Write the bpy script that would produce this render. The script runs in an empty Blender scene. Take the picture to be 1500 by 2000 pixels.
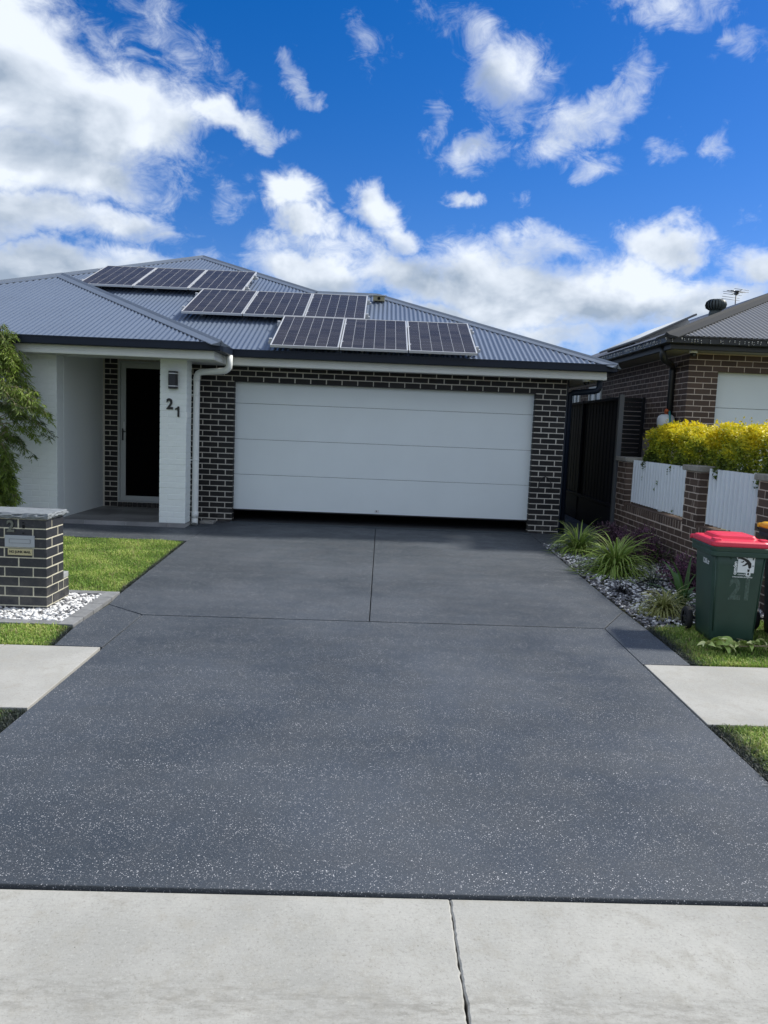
import bpy, bmesh, math, random
import numpy as np
from mathutils import Vector, Matrix

random.seed(7)
RNG = np.random.default_rng(7)
R = math.radians
SC = bpy.context.scene
COL = SC.collection

# ------------------------------------------------------------------ camera
F_PX, PITCH, ROLL, YAW, CZ = 1500.0, R(6.28), R(2.32), R(0.6), 1.55
_f = Vector((math.sin(YAW) * math.cos(PITCH), math.cos(YAW) * math.cos(PITCH), -math.sin(PITCH)))
_r0 = Vector((math.cos(YAW), -math.sin(YAW), 0))
_u0 = _r0.cross(_f)
CR = _r0 * math.cos(ROLL) + _u0 * math.sin(ROLL)
CU = CR.cross(_f)
CF = _f
CP = Vector((0, 0, CZ))
cam_d = bpy.data.cameras.new('camera')
cam = bpy.data.objects.new('camera', cam_d)
COL.objects.link(cam)
m = Matrix.Identity(4)
for i in range(3):
    m[i][0], m[i][1], m[i][2], m[i][3] = CR[i], CU[i], -CF[i], CP[i]
cam.matrix_world = m
cam_d.sensor_fit = 'VERTICAL'
cam_d.sensor_height = 24.0
cam_d.sensor_width = 18.0
cam_d.lens = 24.0 * F_PX / 2000.0
cam_d.clip_start, cam_d.clip_end = 0.05, 3000
SC.camera = cam


def ray(px, py):
    return CF + CR * ((px - 750) / F_PX) - CU * ((py - 1000) / F_PX)


def atY(px, py, Y):
    d = ray(px, py); return CP + d * (Y / d.y)


def atX(px, py, X):
    d = ray(px, py); return CP + d * (X / d.x)


SLOPE, YG = 0.0167, 11.8


def zg(y):                                     # the driveway and verge fall gently to the street
    return -SLOPE * (YG - y) if y < YG else 0.0


def G(px, py):
    d = ray(px, py)
    t = (-SLOPE * YG - CZ) / (d.z - SLOPE * d.y)
    return CP + d * t


# ------------------------------------------------------------------ exposure, world, sun
SC.view_settings.view_transform = 'Standard'
SC.view_settings.look = 'None'
SC.view_settings.gamma = 1.0
SC.view_settings.exposure = 0.76
SC.view_settings.use_curve_mapping = False
SC.render.engine = 'CYCLES'
SC.cycles.use_denoising = True
SC.cycles.max_bounces = 6
SC.cycles.caustics_reflective = False
SC.cycles.caustics_refractive = False

SUN_AZ, SUN_EL = R(72), R(46)                  # clockwise from +Y (into the picture) towards +X
to_sun = Vector((math.sin(SUN_AZ) * math.cos(SUN_EL), math.cos(SUN_AZ) * math.cos(SUN_EL), math.sin(SUN_EL)))
sl = bpy.data.lights.new('sun', 'SUN')
sl.energy, sl.angle, sl.color = 3.0, R(5), (1.0, 0.96, 0.87)
sun = bpy.data.objects.new('sun', sl)
COL.objects.link(sun)
sun.rotation_euler = (-to_sun).to_track_quat('-Z', 'Y').to_euler()
sun.location = (20, 10, 30)


class NT:
    """tiny node-tree builder"""
    def __init__(s, tree):
        s.t = tree; s.n = tree.nodes; s.l = tree.links

    def put(s, sock, v):
        if v is None: return
        if isinstance(v, bpy.types.NodeSocket): s.l.new(v, sock)
        elif isinstance(v, (tuple, list, Vector)):
            v = tuple(v)
            if sock.type == 'RGBA' and len(v) == 3: v = v + (1,)
            sock.default_value = v
        else: sock.default_value = v

    def math(s, op, a, b=None, c=None, clamp=False):
        n = s.n.new('ShaderNodeMath'); n.operation = op; n.use_clamp = clamp
        for i, v in enumerate((a, b, c)): s.put(n.inputs[i], v) if v is not None else None
        return n.outputs[0]

    def vec(s, op, a, b=None, out=0):
        n = s.n.new('ShaderNodeVectorMath'); n.operation = op
        s.put(n.inputs[0], a)
        if b is not None:
            s.put(n.inputs['Scale' if op == 'SCALE' else 1], b)
        return n.outputs['Value'] if op in ('LENGTH', 'DOT_PRODUCT', 'DISTANCE') else n.outputs[0]

    def noise(s, vec, scale, detail=4, rough=0.55, lac=2.0, dist=0.0, col=False):
        n = s.n.new('ShaderNodeTexNoise')
        s.put(n.inputs['Vector'], vec); s.put(n.inputs['Scale'], scale); s.put(n.inputs['Detail'], detail)
        s.put(n.inputs['Roughness'], rough); s.put(n.inputs['Lacunarity'], lac); s.put(n.inputs['Distortion'], dist)
        return n.outputs['Color'] if col else n.outputs[0]

    def voro(s, vec, scale, feature='F1', rnd=1.0, out='Distance'):
        n = s.n.new('ShaderNodeTexVoronoi'); n.feature = feature
        s.put(n.inputs['Vector'], vec); s.put(n.inputs['Scale'], scale); s.put(n.inputs['Randomness'], rnd)
        return n.outputs[out]

    def ramp(s, v, a, b, c=0.0, d=1.0, smooth=True):
        n = s.n.new('ShaderNodeMapRange'); n.interpolation_type = 'SMOOTHSTEP' if smooth else 'LINEAR'
        for i, x in enumerate((v, a, b, c, d)): s.put(n.inputs[i], x)
        return n.outputs[0]

    def mix(s, f, a, b, mode='MIX'):
        n = s.n.new('ShaderNodeMix'); n.data_type = 'RGBA'; n.blend_type = mode
        s.put(n.inputs[0], f); s.put(n.inputs[6], a); s.put(n.inputs[7], b)
        return n.outputs[2]

    def xyz(s, x, y, z):
        n = s.n.new('ShaderNodeCombineXYZ')
        for i, v in enumerate((x, y, z)): s.put(n.inputs[i], v)
        return n.outputs[0]

    def sep(s, v):
        n = s.n.new('ShaderNodeSeparateXYZ'); s.put(n.inputs[0], v); return n.outputs


# ---- sky: physical blue sky with broken cumulus, laid out by azimuth and elevation
world = bpy.data.worlds.new('World')
SC.world = world
world.use_nodes = True
wt = world.node_tree
wt.nodes.clear()
W = NT(wt)
sky = wt.nodes.new('ShaderNodeTexSky')
sky.sky_type = 'NISHITA'
sky.sun_disc = False
sky.sun_elevation, sky.sun_rotation = SUN_EL, SUN_AZ
sky.altitude, sky.air_density, sky.dust_density, sky.ozone_density = 60, 1.0, 0.4, 3.0
hs = wt.nodes.new('ShaderNodeHueSaturation')
hs.inputs['Saturation'].default_value = 1.45
hs.inputs['Value'].default_value = 0.52
W.put(hs.inputs['Color'], sky.outputs[0])
sky_col = W.mix(1.0, hs.outputs[0], (1.0, 0.90, 1.20, 1), 'MULTIPLY')
geo = wt.nodes.new('ShaderNodeTexCoord')
D = W.vec('NORMALIZE', geo.outputs['Generated'])
dx, dy, dz = W.sep(D)
az = W.math('ARCTAN2', dx, dy)
el = W.math('ARCSINE', dz)
AE = W.xyz(az, el, 0)
warp = W.noise(W.vec('SCALE', D, 1.0), 9.0, 5, 0.6, col=True)
warp = W.vec('SUBTRACT', warp, (0.5, 0.5, 0.5))
AEw = W.vec('ADD', AE, W.vec('SCALE', warp, 0.11))


def px_ae(px, py):
    d = ray(px, py).normalized()
    return math.atan2(d.x, d.y), math.asin(d.z)


# cloud masses: pixel centre, half width, half height, tilt (deg), weight
BLOBS = [
    (10, 110, 290, 190, 12, 1.05), (185, 220, 265, 130, -8, 1.05), (435, 235, 135, 36, 12, .80), (20, 300, 330, 100, 0, 1.1),
    (30, 415, 330, 70, -5, .95), (220, 430, 170, 50, 5, .82), (50, 510, 330, 70, 0, 1.05), (340, 65, 190, 70, 30, .54),
    (240, 530, 200, 45, 0, .8),
    (575, 130, 40, 85, -25, .64), (610, 195, 30, 30, 0, .5), (730, 90, 85, 60, 20, .54), (560, 395, 88, 54, 20, .86), (605, 445, 75, 42, 10, .88),
    (735, 415, 72, 70, 20, .88), (785, 465, 80, 50, 10, .85), (930, 50, 190, 75, 15, .62), (985, 140, 125, 115, 40, .86), (1000, 215, 50, 60, 0, .6),
    (850, 235, 42, 70, 0, .55), (930, 300, 75, 50, -20, .70), (910, 378, 45, 24, 0, .74), (1160, 225, 170, 60, -25, .74),
    (1240, 150, 65, 75, 0, .58), (1150, 320, 75, 42, 10, .58), (1300, 275, 50, 42, 20, .54), (1300, 15, 230, 50, 10, .58),
    (1485, 100, 70, 50, 0, .62), (1390, 295, 40, 40, 0, .42), (1030, 385, 34, 30, 0, .44), (1445, 425, 40, 25, 0, .52),
    (620, 540, 190, 80, 5, 1.0), (820, 545, 220, 85, 5, 1.0), (1000, 560, 260, 115, 3, 1.05), (1190, 575, 240, 110, 2, 1.05),
    (1310, 480, 115, 62, 10, .98), (1470, 505, 95, 60, 0, .9), (1420, 590, 190, 75, 0, .9), (1050, 480, 200, 50, 0, .85),
    (640, 480, 120, 42, 0, .62), (430, 400, 60, 45, 0, .44), (1180, 690, 110, 24, 0, .6), (900, 640, 260, 60, 4, .95), (1120, 650, 200, 45, 3, .85),
    (330, 520, 170, 50, 0, .42),
]
cov = None
sg = sv = None
for (bx_, by_, rx, ry, rot, wgt) in BLOBS:
    a0, e0 = px_ae(bx_, by_)
    mp = wt.nodes.new('ShaderNodeMapping')
    mp.vector_type = 'TEXTURE'
    W.put(mp.inputs['Vector'], AEw)
    mp.inputs['Location'].default_value = (a0, e0, 0)
    mp.inputs['Rotation'].default_value = (0, 0, R(-rot - 2.3))
    k = 1.0 / F_PX
    mp.inputs['Scale'].default_value = (rx * k * 1.06, ry * k * 1.06, 1)
    g = W.ramp(W.vec('LENGTH', mp.outputs[0]), 0.15, 1.12, wgt, 0.0)
    cov = g if cov is None else W.math('MAXIMUM', cov, g)
    if wgt < .82: continue
    gv = W.math('MULTIPLY', g, W.sep(mp.outputs[0])[1])
    sg = W.math('ADD', g, 0.02) if sg is None else W.math('ADD', sg, g)
    sv = gv if sv is None else W.math('ADD', sv, gv)
hgt = W.math('DIVIDE', sv, sg)               # height within the cloud mass: undersides are greyer
# unseen rest of the sky: broken cloud thickened to brighten the shaded house front
outside = W.math('MAXIMUM', W.ramp(W.math('ABSOLUTE', az), 0.55, 0.85, 0, 1), W.ramp(el, 0.62, 0.9, 0, 1))
gen = W.ramp(W.noise(D, 2.6, 3, 0.5), 0.32, 0.54, 0.0, 1.0)
cov = W.math('MAXIMUM', cov, W.math('MULTIPLY', gen, outside))
pl = W.xyz(dx, dy, W.math('MULTIPLY', dz, 1.5))
fb = W.noise(pl, 6.0, 7, 0.55, 2.1, 0.3)
bil = W.noise(pl, 8.0, 4, 0.48, 2.1, 0.3)
bil2 = W.noise(W.vec('ADD', pl, (0.016, 0.0, 0.040)), 8.0, 4, 0.48, 2.1, 0.3)
big = W.noise(pl, 3.1, 2, 0.5)
wisp = W.noise(pl, 26.0, 5, 0.66, 2.2, 0.8)
dens = W.math('ADD', cov, W.math('MULTIPLY', W.math('SUBTRACT', fb, 0.5), 1.45))
dens = W.math('ADD', dens, W.math('MULTIPLY', W.math('SUBTRACT', wisp, 0.5), W.ramp(cov, 0.35, 1.0, 1.25, 0.22)))
alpha = W.ramp(dens, W.ramp(cov, 0.4, 1.0, 0.20, 0.32), W.ramp(cov, 0.4, 1.0, 1.15, 0.92))
alpha = W.math('MULTIPLY', alpha, W.ramp(cov, 0.02, 0.22))
lit = W.math('MULTIPLY', W.math('SUBTRACT', bil2, bil), 2.3)
low = W.ramp(W.math('ADD', hgt, W.math('MULTIPLY', W.math('SUBTRACT', fb, 0.5), 2.2)), 0.42, -0.55, 0, 1)
shade = W.math('ADD', W.math('MULTIPLY', low, 0.88), lit)
shade = W.math('ADD', shade, W.math('MULTIPLY', W.math('SUBTRACT', big, 0.45), 0.7))
shade = W.math('MULTIPLY', shade, W.ramp(dens, 0.35, 0.95), clamp=True)
CLOUD = 6.3
cl_col = W.mix(shade, (CLOUD * 0.70, CLOUD * 0.755, CLOUD * 0.83, 1), (CLOUD * 0.29, CLOUD * 0.36, CLOUD * 0.46, 1))
skyc = W.mix(alpha, sky_col, cl_col)
bg = wt.nodes.new('ShaderNodeBackground')
W.put(bg.inputs[0], skyc)
bg.inputs[1].default_value = 0.12
world.cycles.sampling_method = 'MANUAL'
world.cycles.sample_map_resolution = 512
wo = wt.nodes.new('ShaderNodeOutputWorld')
wt.links.new(bg.outputs[0], wo.inputs[0])

# ------------------------------------------------------------------ helpers: objects and meshes


def link(o, parent=None, kind=None):
    COL.objects.link(o)
    if parent is not None: o.parent = parent
    if kind: o['kind'] = kind
    return o


def tag(o, label, cat, group=None):
    o['label'] = label; o['category'] = cat
    if group: o['group'] = group
    return o


def thing(name, label, cat, loc=(0, 0, 0), rotz=0.0, group=None):
    o = bpy.data.objects.new(name, None)
    o.empty_display_size = 0.1
    o.location = loc; o.rotation_euler = (0, 0, rotz)
    link(o)
    return tag(o, label, cat, group)


class MB:
    def __init__(s):
        s.v = []; s.f = []; s.sm = []

    def add(s, verts, faces, smooth=False):
        b = len(s.v)
        s.v += [tuple(v) for v in verts]
        s.f += [tuple(b + i for i in f) for f in faces]
        s.sm += [smooth] * len(faces)
        return s

    def box(s, x0, x1, y0, y1, z0, z1):
        v = [(x0, y0, z0), (x1, y0, z0), (x1, y1, z0), (x0, y1, z0), (x0, y0, z1), (x1, y0, z1), (x1, y1, z1), (x0, y1, z1)]
        return s.add(v, [(0, 3, 2, 1), (4, 5, 6, 7), (0, 1, 5, 4), (1, 2, 6, 5), (2, 3, 7, 6), (3, 0, 4, 7)])

    def prism(s, pts, z0, z1):
        """pts ccw (x,y); z0,z1 numbers or functions of (x,y)"""
        a = z0 if callable(z0) else (lambda x, y: z0)
        b = z1 if callable(z1) else (lambda x, y: z1)
        n = len(pts)
        v = [(x, y, a(x, y)) for x, y in pts] + [(x, y, b(x, y)) for x, y in pts]
        f = [tuple(range(n - 1, -1, -1)), tuple(range(n, 2 * n))] + [(i, (i + 1) % n, n + (i + 1) % n, n + i) for i in range(n)]
        return s.add(v, f)

    def tube(s, pts, rad, n=10, cap=True, smooth=True):
        pts = [Vector(p) for p in pts]
        rs = rad if isinstance(rad, (list, tuple)) else [rad] * len(pts)
        rings = []
        prev = None
        for i, p in enumerate(pts):
            if i == 0: t = pts[1] - p
            elif i == len(pts) - 1: t = p - pts[i - 1]
            else: t = (pts[i + 1] - p).normalized() + (p - pts[i - 1]).normalized()
            if t.length < 1e-9: t = Vector((0, 0, 1))
            t.normalize()
            if prev is None:
                a = Vector((0, 0, 1)) if abs(t.z) < .9 else Vector((1, 0, 0))
                u = t.cross(a).normalized()
            else:
                u = (prev - t * prev.dot(t))
                u = u.normalized() if u.length > 1e-6 else t.orthogonal().normalized()
            prev = u
            w = t.cross(u)
            rings.append([p + (u * math.cos(2 * math.pi * k / n) + w * math.sin(2 * math.pi * k / n)) * rs[i] for k in range(n)])
        v = [q for r_ in rings for q in r_]
        f = []
        for i in range(len(pts) - 1):
            for k in range(n):
                f.append((i * n + k, i * n + (k + 1) % n, (i + 1) * n + (k + 1) % n, (i + 1) * n + k))
        s.add(v, f, smooth)
        if cap:
            b = len(s.v) - len(v)
            s.f.append(tuple(b + k for k in range(n - 1, -1, -1))); s.sm.append(False)
            e = b + (len(pts) - 1) * n
            s.f.append(tuple(e + k for k in range(n))); s.sm.append(False)
        return s

    def loft(s, rings, cap0=True, cap1=True, smooth=True):
        n = len(rings[0])
        v = [q for r_ in rings for q in r_]
        f = []
        for i in range(len(rings) - 1):
            for k in range(n):
                f.append((i * n + k, i * n + (k + 1) % n, (i + 1) * n + (k + 1) % n, (i + 1) * n + k))
        b = len(s.v)
        s.add(v, f, smooth)
        if cap0: s.f.append(tuple(b + k for k in range(n - 1, -1, -1))); s.sm.append(False)
        if cap1: s.f.append(tuple(b + (len(rings) - 1) * n + k for k in range(n))); s.sm.append(False)
        return s

    def mesh(s, name, mat=None, origin=(0, 0, 0)):
        me = bpy.data.meshes.new(name)
        o = origin
        me.from_pydata([(x - o[0], y - o[1], z - o[2]) for x, y, z in s.v], [], s.f)
        me.polygons.foreach_set('use_smooth', s.sm)
        if mat is not None: me.materials.append(mat)
        me.update()
        return me

    def build(s, name, mat, parent=None, kind=None, bevel=0.0, world=False):
        """world=True: coordinates are world ones; they are shifted by the parent's (unrotated) location"""
        org = (0, 0, 0)
        if world and parent is not None:
            p = parent; org = Vector((0, 0, 0))
            while p is not None: org = org + p.location; p = p.parent
        me = s.mesh(name, mat, org)
        if bevel:
            bm = bmesh.new(); bm.from_mesh(me)
            bmesh.ops.remove_doubles(bm, verts=bm.verts, dist=1e-5)
            es = [e for e in bm.edges if len(e.link_faces) == 2 and e.calc_face_angle(0) > 0.6]
            bmesh.ops.bevel(bm, geom=es, offset=bevel, segments=2, affect='EDGES', profile=0.6)
            bm.to_mesh(me); bm.free()
        o = bpy.data.objects.new(name, me)
        return link(o, parent, kind)


def np_mesh(name, V, Fq, mat, parent=None, kind=None, col=None, smooth=False):
    """V (n,3), Fq (m,k) equal-size faces"""
    me = bpy.data.meshes.new(name)
    V = np.asarray(V, dtype=np.float32); Fq = np.asarray(Fq, dtype=np.int32)
    me.vertices.add(len(V)); me.vertices.foreach_set('co', V.ravel())
    k = Fq.shape[1]
    me.loops.add(Fq.size); me.loops.foreach_set('vertex_index', Fq.ravel())
    me.polygons.add(len(Fq)); me.polygons.foreach_set('loop_start', np.arange(0, Fq.size, k, dtype=np.int32))
    me.polygons.foreach_set('loop_total', np.full(len(Fq), k, dtype=np.int32))
    me.polygons.foreach_set('use_smooth', np.full(len(Fq), smooth))
    if col is not None:
        ca = me.color_attributes.new('col', 'FLOAT_COLOR', 'POINT')
        c4 = np.ones((len(V), 4), dtype=np.float32); c4[:, :3] = col
        ca.data.foreach_set('color', c4.ravel())
    me.materials.append(mat)
    me.update(calc_edges=True); me.validate()
    o = bpy.data.objects.new(name, me)
    return link(o, parent, kind)


# ------------------------------------------------------------------ materials
MATS = {}


def mat(name, col=(.5, .5, .5), rough=.6, metal=0.0, spec=.5, var=0.0, vscale=8.0, bump=0.0, bscale=60.0, objvar=0.0, fn=None, coat=0.0):
    if name in MATS: return MATS[name]
    m_ = bpy.data.materials.new(name); m_.use_nodes = True
    t = NT(m_.node_tree)
    p = m_.node_tree.nodes['Principled BSDF']
    tc = m_.node_tree.nodes.new('ShaderNodeTexCoord').outputs['Object']
    c = col
    if var:
        n1 = t.noise(tc, vscale, 6, .6)
        f = t.ramp(n1, .3, .7, 1 - var, 1 + var, False)
        c = t.mix(1.0, tuple(col) + (1,), t.xyz(f, f, f), 'MULTIPLY')
    if objvar:
        oi = m_.node_tree.nodes.new('ShaderNodeObjectInfo')
        f = t.ramp(oi.outputs['Random'], 0, 1, 1 - objvar, 1 + objvar, False)
        c = t.mix(1.0, c if not isinstance(c, tuple) else c + (1,), t.xyz(f, f, f), 'MULTIPLY')
    t.put(p.inputs['Base Color'], c)
    p.inputs['Roughness'].default_value = rough
    p.inputs['Metallic'].default_value = metal
    p.inputs['Specular IOR Level'].default_value = spec
    p.inputs['Coat Weight'].default_value = coat
    if bump:
        b = m_.node_tree.nodes.new('ShaderNodeBump')
        b.inputs['Strength'].default_value = bump; b.inputs['Distance'].default_value = .004
        t.put(b.inputs['Height'], t.noise(tc, bscale, 6, .6))
        t.l.new(b.outputs[0], p.inputs['Normal'])
    if fn: fn(m_, t, p, tc)
    MATS[name] = m_
    return m_


def attr_leaf(name, rough=.5, trans=.3, spec=.4):
    if name in MATS: return MATS[name]
    m_ = bpy.data.materials.new(name); m_.use_nodes = True
    t = NT(m_.node_tree); n = m_.node_tree.nodes
    p = n['Principled BSDF']
    a = n.new('ShaderNodeAttribute'); a.attribute_name = 'col'
    t.put(p.inputs['Base Color'], a.outputs['Color'])
    p.inputs['Roughness'].default_value = rough
    p.inputs['Specular IOR Level'].default_value = spec
    if trans:
        tr = n.new('ShaderNodeBsdfTranslucent'); t.put(tr.inputs[0], a.outputs['Color'])
        mx = n.new('ShaderNodeMixShader'); mx.inputs[0].default_value = trans
        t.l.new(p.outputs[0], mx.inputs[1]); t.l.new(tr.outputs[0], mx.inputs[2])
        t.l.new(mx.outputs[0], n['Material Output'].inputs[0])
    MATS[name] = m_
    return m_


def fn_drive(m_, t, p, tc):
    big = t.noise(tc, .55, 4, .55)
    mid = t.noise(tc, 3.2, 6, .6)
    grit = t.noise(tc, 150.0, 3, .75)
    fine = t.noise(tc, 420.0, 2, .8)
    base = t.mix(t.ramp(big, .34, .66), (.031, .040, .051, 1), (.062, .073, .088, 1))
    base = t.mix(t.ramp(mid, .40, .72, 0, .30), base, (.044, .050, .061, 1))
    g = t.math('ADD', t.math('MULTIPLY', grit, .6), t.math('MULTIPLY', fine, .4))
    base = t.mix(t.ramp(g, .50, .68, 0, .55), base, (.135, .152, .175, 1))
    base = t.mix(t.ramp(g, .48, .34, 0, .75), base, (.022, .026, .034, 1))
    clus = t.ramp(t.noise(tc, 7.0, 4, .6), .35, .65, -.05, .05)      # flakes fell more thickly in places
    for sc, thr, pick in ((135.0, .27, .80), (215.0, .32, .66), (70.0, .13, .92)):
        n = m_.node_tree.nodes.new('ShaderNodeTexVoronoi')
        t.put(n.inputs['Vector'], t.vec('ADD', tc, t.vec('SCALE', t.noise(tc, sc * 1.6, 2, .5, col=True), .5 / sc)))
        n.inputs['Scale'].default_value = sc
        r_ = t.sep(n.outputs['Color'])
        size = t.math('MULTIPLY', thr * 1.5, r_[1])
        on = t.math('MULTIPLY', t.math('LESS_THAN', n.outputs['Distance'], size), t.math('GREATER_THAN', t.math('ADD', r_[0], clus), pick))
        val = t.ramp(t.math('POWER', r_[2], 2.0), 0, 1, .18, .66, False)
        base = t.mix(t.math('MULTIPLY', on, .85), base, t.xyz(val, val, t.math('MULTIPLY', val, 1.04)))
    t.put(p.inputs['Base Color'], base)
    t.put(p.inputs['Roughness'], t.ramp(mid, .3, .7, .50, .68))
    b = m_.node_tree.nodes.new('ShaderNodeBump'); b.inputs['Strength'].default_value = .4; b.inputs['Distance'].default_value = .003
    t.put(b.inputs['Height'], t.noise(tc, 180, 5, .7)); t.l.new(b.outputs[0], p.inputs['Normal'])


def fn_conc(dark, light, stain, streak=False):
    def fn(m_, t, p, tc):
        a = t.noise(tc, 1.3, 6, .6); b = t.noise(tc, 11, 6, .7); c = t.noise(tc, 95, 5, .75)
        br_ = t.noise(t.vec('MULTIPLY', tc, (9.0, 60.0, 1.0)), 3.0, 4, .7)      # broom strokes
        col = t.mix(t.ramp(a, .32, .68), dark + (1,), light + (1,))
        col = t.mix(t.ramp(b, .46, .72, 0, .75), col, stain + (1,))
        col = t.mix(t.ramp(c, .48, .30, 0, .55), col, tuple(x * .62 for x in stain) + (1,))
        col = t.mix(t.ramp(c, .55, .72, 0, .55), col, tuple(min(.8, x * 1.18) for x in light) + (1,))
        col = t.mix(t.ramp(br_, .52, .70, 0, .28), col, tuple(x * .72 for x in dark) + (1,))
        for sc, th_, pk in ((30, .075, .90), (75, .09, .90)):                    # pock marks
            n = m_.node_tree.nodes.new('ShaderNodeTexVoronoi'); t.put(n.inputs['Vector'], tc); n.inputs['Scale'].default_value = sc
            on = t.math('MULTIPLY', t.math('LESS_THAN', n.outputs['Distance'], th_), t.math('GREATER_THAN', t.sep(n.outputs['Color'])[0], pk))
            col = t.mix(t.math('MULTIPLY', on, .7), col, (.09, .085, .075, 1))
        if streak:
            x, y, z = t.sep(tc)
            band = t.ramp(t.math('ABSOLUTE', t.math('SUBTRACT', y, streak)), .0, .16, .75, 0)
            band = t.math('MULTIPLY', band, t.ramp(t.noise(t.vec('MULTIPLY', tc, (3, 9, 1)), 4, 8, .75), .40, .70))
            col = t.mix(band, col, tuple(q * .66 for q in stain) + (1,))
        t.put(p.inputs['Base Color'], col)
        bb = m_.node_tree.nodes.new('ShaderNodeBump'); bb.inputs['Strength'].default_value = .5; bb.inputs['Distance'].default_value = .003
        t.put(bb.inputs['Height'], t.math('ADD', t.math('MULTIPLY', c, .6), b)); t.l.new(bb.outputs[0], p.inputs['Normal'])
    return fn


def fn_brickwall(c1, c2, mortar, bw=.24, bh=.0855, axis='x'):
    def fn(m_, t, p, tc):
        x, y, z = t.sep(tc)
        n = m_.node_tree.nodes.new('ShaderNodeTexBrick')
        t.put(n.inputs['Vector'], t.xyz(x if axis == 'x' else y, z, 0))
        n.inputs['Color1'].default_value = c1 + (1,); n.inputs['Color2'].default_value = c2 + (1,)
        n.inputs['Mortar'].default_value = mortar + (1,)
        n.inputs['Scale'].default_value = 1.0; n.inputs['Mortar Size'].default_value = .006
        n.inputs['Brick Width'].default_value = bw; n.inputs['Row Height'].default_value = bh
        t.put(p.inputs['Base Color'], n.outputs[0])
        b = m_.node_tree.nodes.new('ShaderNodeBump'); b.inputs['Strength'].default_value = .6; b.inputs['Distance'].default_value = .006
        b.invert = True
        t.put(b.inputs['Height'], n.outputs['Fac']); t.l.new(b.outputs[0], p.inputs['Normal'])
    return fn


def fn_brick(c, c2, smear):
    def fn(m_, t, p, tc):
        oi = m_.node_tree.nodes.new('ShaderNodeObjectInfo')
        wp = m_.node_tree.nodes.new('ShaderNodeNewGeometry').outputs['Position']
        col = t.mix(oi.outputs['Random'], c + (1,), c2 + (1,))
        n1 = t.noise(wp, 22, 6, .65)
        col = t.mix(t.ramp(n1, .55, .85, 0, smear), col, (.20, .20, .20, 1))
        n2 = t.noise(wp, 150, 4, .7)
        splash = t.math('MULTIPLY', t.ramp(t.sep(wp)[2], .34, -.02, 0, .45), t.ramp(t.noise(wp, 9, 5, .65), .40, .68))
        col = t.mix(splash, col, (.15, .14, .125, 1))
        col = t.mix(t.ramp(n2, .3, .7, .35, 0), col, tuple(x * .5 for x in c) + (1,))
        t.put(p.inputs['Base Color'], col)
        b = m_.node_tree.nodes.new('ShaderNodeBump'); b.inputs['Strength'].default_value = .3; b.inputs['Distance'].default_value = .003
        t.put(b.inputs['Height'], n2); t.l.new(b.outputs[0], p.inputs['Normal'])
    return fn


def fn_paint_wall(m_, t, p, tc):
    wp = m_.node_tree.nodes.new('ShaderNodeNewGeometry').outputs['Position']
    x, y, z = t.sep(wp)
    n = m_.node_tree.nodes.new('ShaderNodeTexBrick')
    t.put(n.inputs['Vector'], t.xyz(y, z, 0))
    n.inputs['Scale'].default_value = 1.0; n.inputs['Mortar Size'].default_value = .005
    n.inputs['Brick Width'].default_value = .24; n.inputs['Row Height'].default_value = .0847
    b = m_.node_tree.nodes.new('ShaderNodeBump'); b.inputs['Strength'].default_value = .25; b.inputs['Distance'].default_value = .004
    b.invert = True
    t.put(b.inputs['Height'], n.outputs['Fac']); t.l.new(b.outputs[0], p.inputs['Normal'])


M_DRIVE = mat('coated_concrete', rough=.55, fn=fn_drive)
M_JOINT = mat('joint_dark', (.015, .016, .018), .9)
M_PATH = mat('footpath_concrete', rough=.85, spec=.3, fn=fn_conc((.325, .322, .302), (.41, .405, .382), (.335, .322, .288)))
M_KERB = mat('kerb_concrete', rough=.85, spec=.3, fn=fn_conc((.315, .314, .294), (.42, .415, .388), (.315, .305, .272), streak=2.17))
M_SOIL = mat('soil', (.045, .045, .025), .95, var=.4, vscale=20, bump=.6, bscale=60)
M_GROUND = mat('ground', (.14, .15, .08), .95, var=.3, vscale=2)
M_BRICK = mat('charcoal_brick', rough=.62, spec=.3, fn=fn_brick((.012, .012, .013), (.030, .028, .028), .12))
M_MBRICK = mat('letterbox_brick', rough=.5, spec=.5, fn=fn_brick((.022, .024, .030), (.036, .038, .046), .45))
M_NBRICK = mat('brown_brick', rough=.75, spec=.35, fn=fn_brick((.075, .050, .039), (.130, .088, .068), .12))
M_MORTAR = mat('mortar', (.56, .53, .47), .95, spec=.2, var=.12, vscale=25, bump=.5, bscale=120)
M_NMORTAR = mat('neighbour_mortar', (.56, .47, .40), .95, spec=.2, var=.12, vscale=25, bump=.5, bscale=120)
M_WHITEB = mat('white_painted_brick', (.79, .83, .81), .7, spec=.35, var=.03, vscale=12, bump=.35, bscale=45)
M_WHITEW = mat('white_painted_wall', (.79, .83, .81), .7, spec=.35, fn=fn_paint_wall)
M_WALLBRK = mat('brick_wall_side', rough=.7, fn=fn_brickwall((.022, .022, .024), (.034, .032, .034), (.42, .40, .36), axis='y'))
M_NWALLBRK = mat('neighbour_brick_wall', rough=.8, fn=fn_brickwall((.075, .052, .041), (.11, .077, .062), (.42, .36, .30), axis='y'))
M_ROOF = mat('roof_steel', (.108, .140, .200), .42, metal=0.0, spec=.55, var=.05, vscale=1.2)
M_CAP = mat('roof_flashing', (.120, .148, .195), .42, spec=.5, var=.06, vscale=3)
M_GUTTER = mat('gutter_navy', (.008, .014, .027), .45, spec=.28, var=.08, vscale=4)
M_FASCIA = mat('fascia_white', (.70, .72, .68), .5, var=.03, vscale=5)
M_SOFFIT = mat('soffit_white', (.66, .66, .63), .7)
M_DOORP = mat('garage_door_white', (.75, .81, .82), .42, spec=.5, var=.025, vscale=1.5, bump=.12, bscale=260)
M_BLACK = mat('black_void', (.004, .004, .004), .9)
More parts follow.
